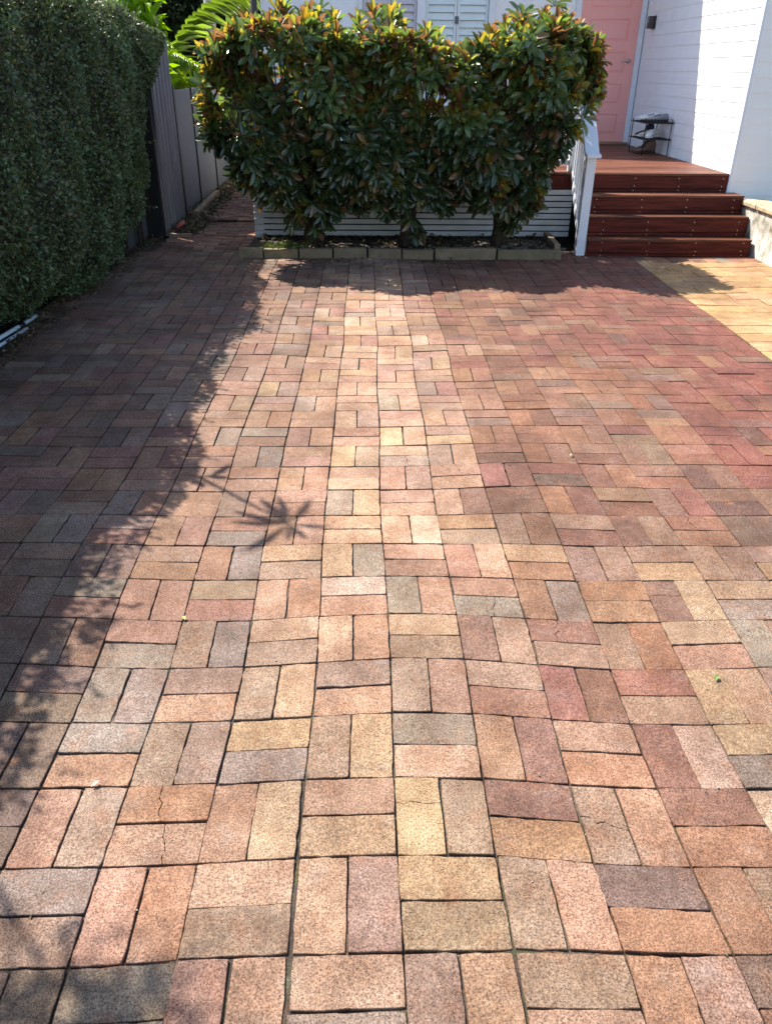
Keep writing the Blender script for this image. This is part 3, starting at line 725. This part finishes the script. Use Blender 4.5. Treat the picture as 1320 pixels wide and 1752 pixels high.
xs_o = [-1.55, -1.38, -1.15, -.95, -.5, -.2, .0, .2, .45, .75, 1.1, 1.4, 1.66, 1.8, 1.95, 2.08]
zt_o = [1.55, 1.76, 1.86, 1.96, 1.97, 1.82, 1.76, 2.0, 1.84, 1.76, 1.78, 1.95, 1.98, 1.95, 1.86, 1.7]
zb_o = [1.15, .98, .72, .42, .27, .48, .57, .37, .27, .47, .53, .31, .58, 1.02, 1.32, 1.38]
def magnolia(cx, xa, xb, label, ntips, seed):
    g = np.random.default_rng(seed)
    root = thing('magnolia', (cx, 8.3, .05), label, 'shrub', 'magnolias in the raised bed')
    tp, td, new = [], [], []
    while len(tp) < ntips:
        x = g.uniform(xa, xb); zt = np.interp(x, xs_o, zt_o)+.05*math.sin(x*13+1)*math.sin(x*7.3); zb = np.interp(x, xs_o, zb_o)+.07*math.sin(x*17)*math.sin(x*5+2); zb = min(zb, zt-.22)
        u = g.random()
        if u < .52:                       # front shell
            z = g.uniform(zb, zt); y = 7.78+.12*g.random()+.15*math.sin(x*6+z*5)+.28*max(0, .9-z)
            d = np.array([g.normal(0, .35), -1, g.normal(.15 if z > .9 else -.35, .3)])
        elif u < .72:                     # top
            z = zt-.10*g.random(); y = g.uniform(7.8, 8.75); d = np.array([g.normal(0, .3), g.normal(-.1, .35), 1])
        elif u < .86:                     # inside
            z = g.uniform(zb+.05, zt-.1); y = g.uniform(7.95, 8.6); d = g.normal(0, 1, 3); d[1] -= .5
        else:                             # back
            z = g.uniform(zb+.15, zt); y = g.uniform(8.5, 8.78); d = np.array([g.normal(0, .4), 1, g.normal(.2, .3)])
        ed = min(x-(-1.42), 2.06-x)
        if ed < .3: d += np.array([-1.1 if x < 0 else 1.1, 0, .1])
        if g.random() < .75*max(0, math.sin(x*7.3+1+z*2)*math.sin(z*8.5+x*3)-.02): continue
        d = d/np.linalg.norm(d)
        if z < .75: d[2] -= .5
        tp.append((x, y, z)); td.append(d/np.linalg.norm(d)); new.append(z > zt-.52 and g.random() < .55 or (z > 1.0 and ed < .3 and g.random() < .3) or g.random() < .05)
    # tall shoots at the top
    for _ in range(int(22*(xb-xa))):
        x = g.uniform(xa, xb); zt = np.interp(x, xs_o, zt_o)
        tp.append((x, g.uniform(7.85, 8.6), zt+abs(g.normal(.0, .1)))); td.append(np.array([g.normal(0, .15), g.normal(0, .15), 1.])); new.append(g.random() < .7)
    P, D, N, SC, COL, isn = [], [], [], [], [], []
    twigs = MB()
    for p, d, nw in zip(tp, td, new):
        p = np.array(p); d = d/np.linalg.norm(d)
        a = np.cross(d, [0.3, .2, .9]); a /= np.linalg.norm(a); b = np.cross(d, a)
        k = int(g.integers(7, 12)); ph = g.uniform(0, 6.28)
        for i in range(k):
            an = ph+i*2.4+g.normal(0, .15); sp = (.45+.5*i/k) if nw else (.7+.75*i/k)
            sp += g.normal(0, .1)
            if nw and i < 3: sp = .22+g.random()*.15
            q = d*math.cos(sp)+(a*math.cos(an)+b*math.sin(an))*math.sin(sp)
            if not nw: q[2] -= .22+.75*max(0, 1.15-p[2])
            q /= np.linalg.norm(q)
            P.append(p-d*.03*i/k*2); D.append(q); N.append(d+g.normal(0, .12, 3)+np.array([0, 0, .25]))
            L = g.uniform(.10, .158)*(.8 if nw and i < 3 else 1); SC.append((L*.175, L*1.08, L*.6))
            if nw:
                t = g.random()
                c = np.array((.32, .21, .04))*(1-t)+np.array((.19, .22, .045))*t if g.random() < .62 else np.array((.17, .085, .04))
                if i > 5: c = np.array((.10, .15, .035))
                isn.append(1)
            else:
                t = g.random(); c = (np.array((.024, .048, .018))*(1-t)+np.array((.075, .105, .032))*t)*(2.0 if p[2] > np.interp(p[0], xs_o, zt_o)-.6 else 1)  # upper leaves lightened, painting the sun on the crown into their colour
                if g.random() < .07: c = np.array((.17, .10, .035))
                isn.append(0)
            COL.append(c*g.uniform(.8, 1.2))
    P, D, N, SC, COL, isn = map(np.array, (P, D, N, SC, COL, isn))
    R = frames(D, N)
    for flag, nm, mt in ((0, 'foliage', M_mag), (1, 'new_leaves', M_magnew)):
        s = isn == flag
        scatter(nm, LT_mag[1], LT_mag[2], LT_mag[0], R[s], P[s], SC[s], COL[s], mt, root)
    # trunk and limbs
    t = MB(); t.tube([(cx, 8.3, .02), (cx+.02, 8.29, .25), (cx-.01, 8.27, .5), (cx+.03, 8.28, .75)], [.062, .05, .045, .036], 10)
    t.tube([(cx+.06, 8.33, .02), (cx+.09, 8.31, .3), (cx+.14, 8.27, .7)], [.035, .03, .022], 8)
    t.build('trunk', M_bark, root, smooth=True)
    b = MB()
    for i in range(0, len(tp), 7):
        p = Vector(tp[i]); s = Vector((cx+g.uniform(-.03, .05), 8.28, g.uniform(.4, .8)))
        mid = s.lerp(p, .5)+Vector((g.normal(0, .04), g.normal(0, .04), .06))
        b.tube([s, mid, p], [.014, .009, .004], 5, False)
    b.build('branches', M_bark, root, smooth=True)
magnolia(-.60, -1.41, -.06, 'left magnolia shrub with bronze new leaves, nearest the side path', 600, 3)
magnolia(.37, -.10, .92, 'middle magnolia shrub with bronze new leaves, between the other two', 460, 5)
magnolia(1.31, .88, 2.06, 'right magnolia shrub with bronze new leaves, beside the white stair railing', 560, 9)

# clipped hedge on the left
hd = thing('hedge', (-2.4, 4.5, 0), 'dark green small-leaved clipped hedge growing over the fence on the left', 'hedge')
def hedge_x(y, z):
    """x of the face at height z"""
    x = -2.09+.05*np.sin(y*2.3+z*2)+.035*np.sin(y*5.1-z*4)+.03*np.sin(y*9.3+z*7)
    x = x-(.2+.26*np.clip((6.8-y)/.8, 0, 1))*np.clip((.55-z)/.55, 0, 1)**1.3-.04*np.clip((z-1.55)/.6, 0, 1)**2
    return x-.22*np.clip((y-7.3)/1.5, 0, 1)*np.clip(1.9-z, .25, 1)
def hedge_top(y):
    return 2.07+.015*np.sin(y*3.1)+.03*np.clip(y-6.5, 0, 1)-.16*np.clip((y-8.2)/1.4, 0, 1)
def hedge_end(z): return 9.5+.1*np.sin(z*4)
def hedge_bot(y): return .03+.08*np.clip((6.4-y)/.4, 0, 1)+.55*np.clip((y-7.55)/.75, 0, 1)+.55*np.clip((y-8.3)/1.1, 0, 1)
NH = 95000
y = nr.uniform(-.6, 9.75, NH); y = np.where(nr.random(NH) < .35, nr.uniform(4, 9.75, NH), y)
zt = hedge_top(y); zb = hedge_bot(y)
z = zb+(zt-zb)*nr.random(NH)
x = hedge_x(y, z)-np.abs(nr.normal(0, .045, NH))
top = nr.random(NH) < .2
x = np.where(top, hedge_x(y, zt)-nr.random(NH)*.45, x); z = np.where(top, zt-np.abs(nr.normal(0, .03, NH)), z)
ok = (nr.random(NH) > .5*np.clip(np.sin(y*7+z*3)*np.sin(z*9-y*4), 0, 1)) & (y < hedge_end(z))
x, y, z, top = x[ok], y[ok], z[ok], top[ok]
# sprigs standing proud of the surface
ns = 420; sy_, sz_ = nr.uniform(-.4, 9.4, ns), nr.uniform(.2, 2.3, ns)
P = np.stack([x, y, z], 1)
D = nr.normal(0, .7, P.shape)+np.stack([np.where(top, .2, .8), 0*x, np.where(top, .9, .1)], 1)
N = nr.normal(0, .5, P.shape)+np.stack([np.where(top, .2, .7), 0*x, np.full_like(x, .6)], 1)
L = nr.uniform(.022, .042, len(P))
sp = []
for a in range(130):      # long unclipped branch above the near end
    q = np.array([-2.28-.6*nr.random()**1.4, nr.normal(2.64, .055), 3.2+nr.normal(0, .07)]); q[1] += .1*nr.random()*(q[0]+2.3)
    dd = nr.normal(0, 1, 3); dd /= np.linalg.norm(dd)
    for k in range(9): sp.append((q+dd*.014*k, dd+nr.normal(0, .7, 3)))
for a in range(ns):
    zt_ = float(hedge_top(sy_[a])); tt = nr.random() < .55
    z_ = zt_ if tt else min(sz_[a], zt_)
    if not tt and z_ < hedge_bot(sy_[a]): continue
    base = np.array([float(hedge_x(sy_[a], z_))-(nr.random()*.25 if tt else 0.03), sy_[a], z_-.02]); dr_ = nr.normal(0, .35, 3)+(np.array([.25, 0, 1]) if tt else np.array([1, 0, .3]))
    dr_ /= np.linalg.norm(dr_); n_ = int(nr.integers(6, 12))
    for k in range(n_): sp.append((base+dr_*.013*k*1.2, dr_+nr.normal(0, .6, 3)))
SPp = np.array([s[0] for s in sp]); SPd = np.array([s[1] for s in sp])
P = np.concatenate([P, SPp]); D = np.concatenate([D, SPd]); N = np.concatenate([N, nr.normal(0, .5, SPp.shape)+np.array([.4, 0, .7])])
L = np.concatenate([L, nr.uniform(.025, .04, len(SPp))])
t = nr.random((len(P), 1)); COL = np.array([[.045, .075, .030]])*(1-t)+np.array([[.12, .175, .065]])*t
pt = np.clip(.5+.5*np.sin(P[:, 1]*2.7+P[:, 2]*3.1)*np.sin(P[:, 2]*4.3-P[:, 1]*1.9)+nr.normal(0, .25, len(P)), 0, 1)[:, None]
COL = COL*(1-.38*pt)+np.array([[.085, .07, .042]])*.38*pt; COL *= (1+.35*np.clip((P[:, 1:2]-5.8)/2, 0, 1))
COL[nr.random(len(P)) < .05] = (.12, .09, .04)
COL *= (.75+.5*nr.random((len(P), 1)))
scatter('foliage', LT_small[1], LT_small[2], LT_small[0], frames(D, N), P, np.stack([L*.3, L, L*.4], 1), COL, M_hedge, hd)
yy = np.linspace(-.6, 9.45, 90); core = MB(); v = []
for q in yy:
    zt_ = float(hedge_top(q))-.08; zb_ = float(hedge_bot(q))+.08
    for zz in (zb_, zb_+(zt_-zb_)*.35, zb_+(zt_-zb_)*.7, zt_): v.append((float(hedge_x(q, zz))-.10, q, zz))
    v.append((-2.72, q, zt_)); v.append((-2.72, q, zb_))
fs = [(i*6+a, i*6+(a+1) % 6, (i+1)*6+(a+1) % 6, (i+1)*6+a) for i in range(len(yy)-1) for a in range(6)]+[(0, 1, 2, 3, 4, 5), tuple(range(len(v)-6, len(v)))[::-1]]
core.add(v, fs); core.build('inner_core', mat('hedge_inside', (.018, .02, .012), 1, var=.5, vscale=30), hd)  # added solid core, near-black for the shaded inside of the hedge
for q in np.arange(.3, 9.2, .55):
    for k in range(3): MB().tube([(-2.36-.24*(q < 7)+rnd.uniform(-.04, .04), q+rnd.uniform(-.1, .1), 0), (-2.35-.2*(q < 7), q+rnd.uniform(-.15, .15), .5)], [.012, .008], 5).build('stem', M_bark, hd, smooth=True)
for q in range(1): MB().tube([(-2.35, 3.1+q*.1, 1.8), (-2.6+.05*q, 2.8, 2.6), (-2.55+q*.05, 2.7, 3.15), (-2.15+.06*q, 2.66, 3.25-.04*q)], [.016, .013, .009, .004], 6).build('stem', M_bark, hd, smooth=True)

# slender shoot with a star of leaves standing above the hedge, casting the star shadow
um = thing('umbrella_plant', (-2.0, 4.55, 0), 'slender shoot with a star of leaves rising out of the hedge top', 'plant')
hx, hy, hz_ = -2.10, 4.44, 2.95
m = MB(); m.tube([(-2.3, 4.5, .0), (-2.25, 4.5, 1.6), (-2.16, 4.5, 2.3), (hx, hy, hz_)], [.02, .017, .012, .008], 7); m.build('stem', M_bark, um, smooth=True)
LT_um = leaf_t((.2, .5, .8), (.5, 1, .7), .2, .5)
n = 9; an = np.arange(n)*2*math.pi/n+nr.normal(0, .18, n); Ls = nr.uniform(.17, .29, n)
D = np.stack([np.cos(an), np.sin(an), nr.uniform(-.35, .05, n)], 1)
scatter('leaves', LT_um[1], LT_um[2], LT_um[0], frames(D, np.tile([[0, 0, 1.]], (n, 1))), np.tile([[hx, hy, hz_]], (n, 1)), np.stack([Ls*.092, Ls, Ls*.5], 1), np.tile([[.06, .1, .03]], (n, 1)), M_hedge, um)
D2 = np.stack([np.cos(an), np.sin(an), nr.uniform(-.2, .3, n)], 1)
scatter('lower_leaves', LT_um[1], LT_um[2], LT_um[0], frames(D2, np.tile([[0, 0, 1.]], (n, 1))), np.tile([[-2.16, 4.5, 2.3]], (n, 1))+nr.normal(0, .02, (n, 3)), np.stack([Ls*.1, Ls*.7, Ls*.5], 1), np.tile([[.06, .1, .03]], (n, 1)), M_hedge, um)

# ------------------------------------------------------------------ plants beyond the fence
def palm(name, loc, h, fronds, flen, label, col, arch=1.0, seed=1, fan=.55, cat='palm', lw=.012, up=.8):
    g = np.random.default_rng(seed); root = thing(name, loc, label, cat, 'palms beyond the fence')
    x0, y0, z0 = loc
    m = MB(); m.tube([(x0, y0, z0), (x0+.03, y0, z0+h*.5), (x0, y0, z0+h)], [.07, .055, .05], 9); m.build('trunk', M_bark, root, smooth=True)
    lt = leaf_t((.25, .6), (1, .8), .3, .9)
    for i in range(fronds):
        if isinstance(arch, list): az, el, fl = arch[i]
        else: az, el, fl = i*2.4+g.normal(0, .2), g.uniform(.5, 1.3)*up, flen*g.uniform(.8, 1.15)
        pts = []; p = Vector((x0, y0, z0+h)); e = el
        for k in range(15):
            pts.append(p.copy()); p = p+Vector((math.cos(az)*math.cos(e), math.sin(az)*math.cos(e), math.sin(e)))*fl/14; e -= .13
        r = MB(); r.tube(pts, [.012*(1-k/18) for k in range(15)], 5, False)
        fr_ = r.build('frond', mat('rachis', (.16, .17, .04), .5) if 'rachis' not in bpy.data.materials else bpy.data.materials['rachis'], root, smooth=True)
        P, D, N, SC, CO = [], [], [], [], []
        for k in range(2, 30):
            t = k/30*14; a = int(min(t, 13)); q = pts[a].lerp(pts[min(a+1, 14)], t-a); tan = (pts[min(a+1, 14)]-pts[a]).normalized()
            side = Vector((-math.sin(az), math.cos(az), 0)); nn = side.cross(tan)
            if nn.z < 0: nn = -nn
            for s_ in (-1, 1):
                d_ = side*s_+tan*.65-Vector((0, 0, .25))+Vector(g.normal(0, .06, 3))
                P.append(q); D.append(d_); N.append(nn); Lg = fl*.32*math.sin(math.pi*(.12+.82*k/30))+.03
                SC.append((lw, Lg, Lg)); CO.append(np.array(col)*g.uniform(.75, 1.25))
        scatter('leaflets', lt[1], lt[2], lt[0], frames(np.array([list(v) for v in D]), np.array([list(v) for v in N])), np.array([list(v) for v in P]), np.array(SC), np.array(CO), M_palm, fr_)
M_palm = leaf_mat('palm_leaf', .35, .55)
YG = (.22, .32, .03)
palm('palm', (-3.05, 12.3, .0), 1.55, 12, 1.0, 'bright yellow-green palm just behind the flat grey fence', YG, seed=4)
palm('palm', (-2.85, 12.9, .0), 1.25, 4, 1.5, 'palm with one long arching yellow-green frond over the side path', (.15, .22, .03), [(.05, 1.5, 2.3), (2.5, 1.0, 1.0), (-1.4, 1.0, .9), (1.2, .9, 1.0)], seed=8)
palm('palm', (-2.2, 16.3, .0), 1.3, 10, 1.4, 'dark green palm in the shade at the end of the side path', (.03, .075, .03), seed=12)
palm('palm', (-3.9, 14.5, .0), 1.9, 11, 1.3, 'tall yellow-green palm rising above the hedge top', (.2, .3, .03), seed=15)
# broad-leaved plant
bl = thing('broad_leaved_plant', (-3.05, 11.4, 0), 'bright lime broad-leaved plant glowing above the end of the hedge', 'plant')
g = np.random.default_rng(21); lt = leaf_t((.2, .5, .8), (.6, 1, .75), .3, .9)
P, D, SC, CO, st = [], [], [], [], MB()
for k in range(130):
    az = g.uniform(0, 6.28); r_ = g.uniform(.02, .62); cx_, cy_ = -3.05+r_*math.cos(az), 11.2+r_*math.sin(az); zz = g.uniform(1.3, 2.45)
    if k % 4 == 0: MB().tube([(-3.05+.2*math.cos(az), 11.2+.2*math.sin(az), 0), (cx_, cy_, zz)], [.02, .01], 6).build('stem', M_bark, bl, smooth=True)
    for j in range(5):
        aa = g.uniform(0, 6.28); P.append((cx_, cy_, zz)); D.append((math.cos(aa)*.7, math.sin(aa)*.7, g.uniform(.1, 1.3))); L_ = g.uniform(.2, .42); SC.append((L_*.16, L_, L_)); CO.append(np.array((.2, .33, .025))*g.uniform(.7, 1.2))
scatter('leaves', lt[1], lt[2], lt[0], frames(np.array(D), g.normal(0, .3, (len(D), 3))+np.array([0, 0, 1.])), np.array(P), np.array(SC), np.array(CO), M_palm, bl)
# pale post beyond the fence
m = MB(); m.tube([(-2.33, 13.9, 0), (-2.35, 13.9, 3.4)], .075, 12)
tag(m.build('post', mat('pale_post', (.32, .29, .28), .8, var=.3, vscale=4, bump=.3), None, smooth=True), 'pale grey upright post rising behind the flat grey fence', 'post')

def tree(loc, h, rx, rz, label, col, seed, n=16000, leaf=.13):
    g = np.random.default_rng(seed); root = thing('tree', loc, label, 'tree', 'trees behind the fence')
    x0, y0, z0 = loc
    t = MB(); t.tube([(x0, y0, 0), (x0+.08, y0, h*.35), (x0, y0+.05, h*.8)], [.14, .1, .04], 9)
    cl = g.normal(0, 1, (34, 3)); cl /= np.linalg.norm(cl, axis=1, keepdims=True); cl *= (g.random((34, 1))**.4)
    cen = np.array([x0, y0, h*.62])+cl*np.array([rx, rx*.8, rz])
    for c_ in cen[::2]: t.tube([(x0, y0, h*.3), tuple((np.array([x0, y0, h*.4])+c_)/2), tuple(c_)], [.05, .03, .01], 5, False)
    t.build('trunk', M_bark, root, smooth=True)
    k = g.integers(0, 34, n); P = cen[k]+g.normal(0, .3, (n, 3)); D = g.normal(0, 1, (n, 3)); N = g.normal(0, .5, (n, 3))+[0, 0, 1]
    L = g.uniform(leaf*.6, leaf*1.3, n); CO = np.array([col])*(.5+g.random((n, 1)))*(.7+.6*g.random((34, 1)))[k]
    scatter('crown', LT_small[1], LT_small[2], LT_small[0], frames(D, N), P, np.stack([L*.3, L, L*.4], 1), CO, M_hedge, root)
tree((-4.3, 16.5, 0), 4.6, 1.5, 1.7, 'dark leafy tree filling the gap left of the pale post', (.035, .06, .025), 31)
tree((-2.6, 18.2, 0), 4.4, 1.5, 1.8, 'dark leafy tree closing the far end of the side path', (.03, .055, .025), 32)
tree((-6.6, 15.5, 0), 4.6, 1.6, 1.7, 'leafy tree above the middle of the hedge', (.05, .09, .03), 33)
tree((-5.9, 1.2, 0), 5.6, 1.6, 1.9, 'unseen leafy tree added left of the hedge to block sky light, nearest the viewer', (.05, .08, .03), 35)  # this tree and the next are unseen, added to dim sky light on the pavers
tree((-5.6, 4.6, 0), 5.2, 1.5, 1.8, 'unseen leafy tree added behind the nearer part of the hedge to block sky light', (.045, .075, .03), 36)
tree((-3.4, 20.5, 0), 6.2, 2.4, 2.6, 'tall dark tree furthest back behind the palms', (.03, .05, .025), 34, 26000, .2)

# ------------------------------------------------------------------ litter, grass, stones
M_lit = leaf_mat('dry_leaf', .8, .1)
def litter(name, n, f, cols, Lr, label=None, lift=.02, flat=.25):
    P = np.array([f() for _ in range(n)]); D = nr.normal(0, 1, (n, 3))*[1, 1, flat]; N = nr.normal(0, .35, (n, 3))+[0, 0, 1]
    L = nr.uniform(*Lr, n); CO = np.array(cols)[nr.integers(0, len(cols), n)]*nr.uniform(.6, 1.3, (n, 1))
    return tag(scatter(name, LT_small[1], LT_small[2], LT_small[0], frames(D, N), P, np.stack([L*.28, L, L*.5], 1), CO, M_lit), label, kind='stuff')
BR = [(.16, .10, .05), (.10, .065, .035), (.22, .16, .08), (.07, .075, .03)]
litter('leaf_litter', 3800, lambda: (rnd.gauss(-2.06, .09), rnd.uniform(9.1, 13.5), abs(rnd.gauss(.03, .02))), BR, (.03, .07))
litter('leaf_litter', 2200, lambda: (rnd.gauss(-2.38, .09), rnd.uniform(3.5, 9.2), abs(rnd.gauss(.012, .012))), BR, (.015, .045))
litter('leaf_litter', 900, lambda: (rnd.uniform(-1.1, 1.85), rnd.uniform(8.05, 8.8), rnd.uniform(.06, .085)), BR, (.03, .07))
litter('leaf_litter', 170, lambda: (rnd.uniform(-1.3, 2.2), 7.93-abs(rnd.gauss(0, .28)), .008), BR, (.02, .05))
P = [(rnd.gauss(-.83, .11), rnd.gauss(8.12, .05), .06) for _ in range(260)]
n = len(P); L = nr.uniform(.04, .10, n)
tag(scatter('grass', LT_small[1], LT_small[2], LT_small[0], frames(nr.normal(0, .5, (n, 3))+[0, -.2, 1], nr.normal(0, 1, (n, 3))), np.array(P), np.stack([L*.08, L, L*.1], 1), np.tile([[.13, .17, .04]], (n, 1))*nr.uniform(.6, 1.4, (n, 1)), M_lit), kind='stuff')
# rubble in the bed
rb = MB()
for k in range(110):
    cx_, cy_ = (rnd.gauss(1.55, .17), rnd.uniform(8.1, 8.7)) if k < 75 else (rnd.uniform(-.3, 1.9), rnd.uniform(8.06, 8.25))
    s_ = rnd.uniform(.012, .035); v = [(cx_+s_*math.cos(a)*rnd.uniform(.6, 1.2), cy_+s_*math.sin(a)*rnd.uniform(.6, 1.2), .055+s_*.5*rnd.uniform(.7, 1.1)*(1 if q else -.4)) for q in (0, 1) for a in (0, 1.2, 2.4, 3.7, 5)]
    rb.add(v, [(5, 6, 7, 8, 9), (4, 3, 2, 1, 0)]+[(i, (i+1) % 5, 5+(i+1) % 5, 5+i) for i in range(5)])
tag(rb.build('rubble', mat('stone_rubble', (.16, .14, .12), .9, var=.5, vscale=12)), kind='stuff')
P = np.stack([nr.uniform(-2.3, 2.6, 260), nr.uniform(.9, 7.8, 260), np.zeros(260)], 1)
for q in P: q[2] = hgt(q[0], q[1])+.002
L = nr.uniform(.004, .011, 260); CO = np.array([(.1, .07, .04), (.3, .25, .18), (.12, .13, .05)])[nr.integers(0, 3, 260)]
tag(scatter('debris', LT_small[1], LT_small[2], LT_small[0], frames(nr.normal(0, 1, (260, 3))*[1, 1, .2], nr.normal(0, .3, (260, 3))+[0, 0, 1]), P, np.stack([L*.4, L, L], 1), CO, M_lit), kind='stuff')
# single fallen leaves on the pavers
for k, (x, y, lab, c) in enumerate([(-.62, 2.13, 'small yellow-green fallen leaf on a pinkish paver left of the centre joint', (.35, .38, .1)), (1.07, 1.81, 'small green fallen leaf on a pale paver at the right', (.14, .22, .05)),
                                    (-.72, 1.42, 'curled pale fallen leaf on an orange paver near the left shadow edge', (.5, .42, .34)), (.44, 6.28, 'tiny dark fallen leaf near the magnolia shadow', (.05, .04, .03)), (.98, 3.4, 'pale husk lying on the brown pavers right of centre', (.45, .38, .3))]):
    o = scatter('fallen_leaf', LT_mag[1], LT_mag[2], LT_mag[0], frames(np.array([[rnd.uniform(-1, 1), .6, .1]]), np.array([[0, 0, 1.]])), np.array([[x, y, hgt(x, y)+.008]]), np.array([[.007, .024, .02]]), np.array([c]), M_lit)
    tag(o, lab, 'leaf', 'fallen leaves on the pavers')

# ------------------------------------------------------------------ shoe rack and shoes
RX0, RX1, RY0, RY1 = 3.47, 3.79, 10.72, 11.27
rk = thing('shoe_rack', (3.6, 11.3, DZ), 'black wire shoe rack with two shelves against the white wall by the door', 'shoe rack')
r = .0065
for x, y in ((RX0, RY0), (RX1, RY0), (RX0, RY1), (RX1, RY1)):
    m = MB(); m.tube([(x, y, DZ+.002), (x, y, DZ+.40)], r, 8); m.build('leg', M_black, rk, smooth=True)
for z in (DZ+.185, DZ+.37):
    m = MB(); m.tube([(RX0-.01, RY0-.02, z), (RX1+.01, RY0-.02, z), (RX1+.01, RY1+.02, z), (RX0-.01, RY1+.02, z), (RX0-.01, RY0-.02, z)], .007, 8)
    for k in range(9):
        y = RY0+k*(RY1-RY0)/8; m.tube([(RX0, y, z+.002), (RX1, y, z+.002)], .003, 6)
    if z > DZ+.3: m.tube([(RX0-.01, RY0-.02, z), (RX0-.01, RY0-.02, z+.04), (RX1+.01, RY0-.02, z+.04), (RX1+.01, RY0-.02, z)], .004, 6)
    m.build('shelf', M_black, rk, smooth=True)
def shoe(loc, rz, label, cu, cs, boot=0, L=.27):
    root = thing('boot' if boot else 'trainer', loc, label, 'boot' if boot else 'shoe', 'shoes on the rack')
    root.rotation_euler.z = 0
    ca, sa = math.cos(rz), math.sin(rz)
    def ring(t, wv, z0, z1, n=12):
        out = []
        for k in range(n):
            a = 2*math.pi*k/n; lx = math.copysign(abs(math.cos(a))**.8, math.cos(a))*wv; lz = z0+(z1-z0)*(.5+.5*math.copysign(abs(math.sin(a))**.8, math.sin(a)))
            ly = (t-.5)*L; out.append((loc[0]+lx*ca-ly*sa, loc[1]+lx*sa+ly*ca, loc[2]+lz))
        return out
    def loft(prof, nm, m_, n=12):
        v = []; f = []
        for p in prof: v += ring(*p)
        for i in range(len(prof)-1):
            for k in range(n): f.append((i*n+k, i*n+(k+1) % n, (i+1)*n+(k+1) % n, (i+1)*n+k))
        f += [tuple(range(n))[::-1], tuple(range((len(prof)-1)*n, len(prof)*n))]
        o = MB().add(v, f).build(nm, m_, root, smooth=True)
    top = .16 if boot else .095
    loft([(.0, .028, .02, top*.8), (.06, .036, .018, top), (.22, .037, .018, top), (.36, .037, .018, top*.86), (.5, .040, .018, .072), (.7, .044, .018, .06), (.88, .037, .018, .047), (.99, .015, .02, .032)], 'upper', cu)
    loft([(-.01, .025, 0, .022), (.05, .037, 0, .024), (.3, .036, 0, .022), (.7, .047, 0, .022), (.9, .04, .002, .022), (1.01, .014, .006, .02)], 'sole', cs)
    v = []; lc = MB()
    for q in range(4):
        t = .42+q*.075; z = .088-.035*(t-.4)*2+(.05 if boot and q == 0 else 0); ly = (t-.5)*L
        lc.tube([(loc[0]+lx*ca-ly*sa, loc[1]+lx*sa+ly*ca, loc[2]+z-abs(lx)*.35) for lx in (-.028, 0, .028)], .0035, 5)
    lc.build('laces', cs, root, smooth=True)
W1 = mat('shoe_white', lin((225, 226, 228)), .6, var=.1, vscale=30); W2 = mat('shoe_cream', lin((214, 206, 190)), .6, var=.15, vscale=30)
K1 = mat('shoe_black', (.02, .02, .026), .6); B1 = mat('boot_brown', (.16, .085, .06), .7, var=.3, vscale=30); G1 = mat('shoe_grey', (.25, .26, .3), .7, var=.2, vscale=30); S1 = mat('sole_dark', (.05, .035, .03), .8)
z1, z2 = DZ+.195, DZ+.38
shoe((3.60, 11.18, z2), 1.5, 'white trainer at the door end of the top shelf, toe to the left', W1, W1)
shoe((3.62, 11.09, z2), 1.7, 'bright white trainer second from the door on the top shelf', W1, W1)
shoe((3.60, 10.96, z2), 1.55, 'white trainer with dark sole in the middle of the top shelf', W2, K1)
shoe((3.63, 10.82, z2), 1.6, 'flat dark grey shoe at the near end of the top shelf', G1, K1)
shoe((3.60, 11.16, z1), 1.7, 'black ankle boot at the door end of the middle shelf', K1, W2, 1, .24)
shoe((3.62, 11.04, z1), 1.5, 'cream trainer beside the black boot on the middle shelf', W2, W1)
shoe((3.60, 10.90, z1), 2.6, 'large white trainer lying across the middle shelf', W1, W1, 0, .3)
shoe((3.60, 11.18, DZ+.003), 1.6, 'brown suede boot on the deck under the rack, nearer the door', B1, S1, 1)
shoe((3.60, 11.04, DZ+.003), 1.5, 'brown suede boot on the deck under the rack, nearer the steps', B1, S1, 1)
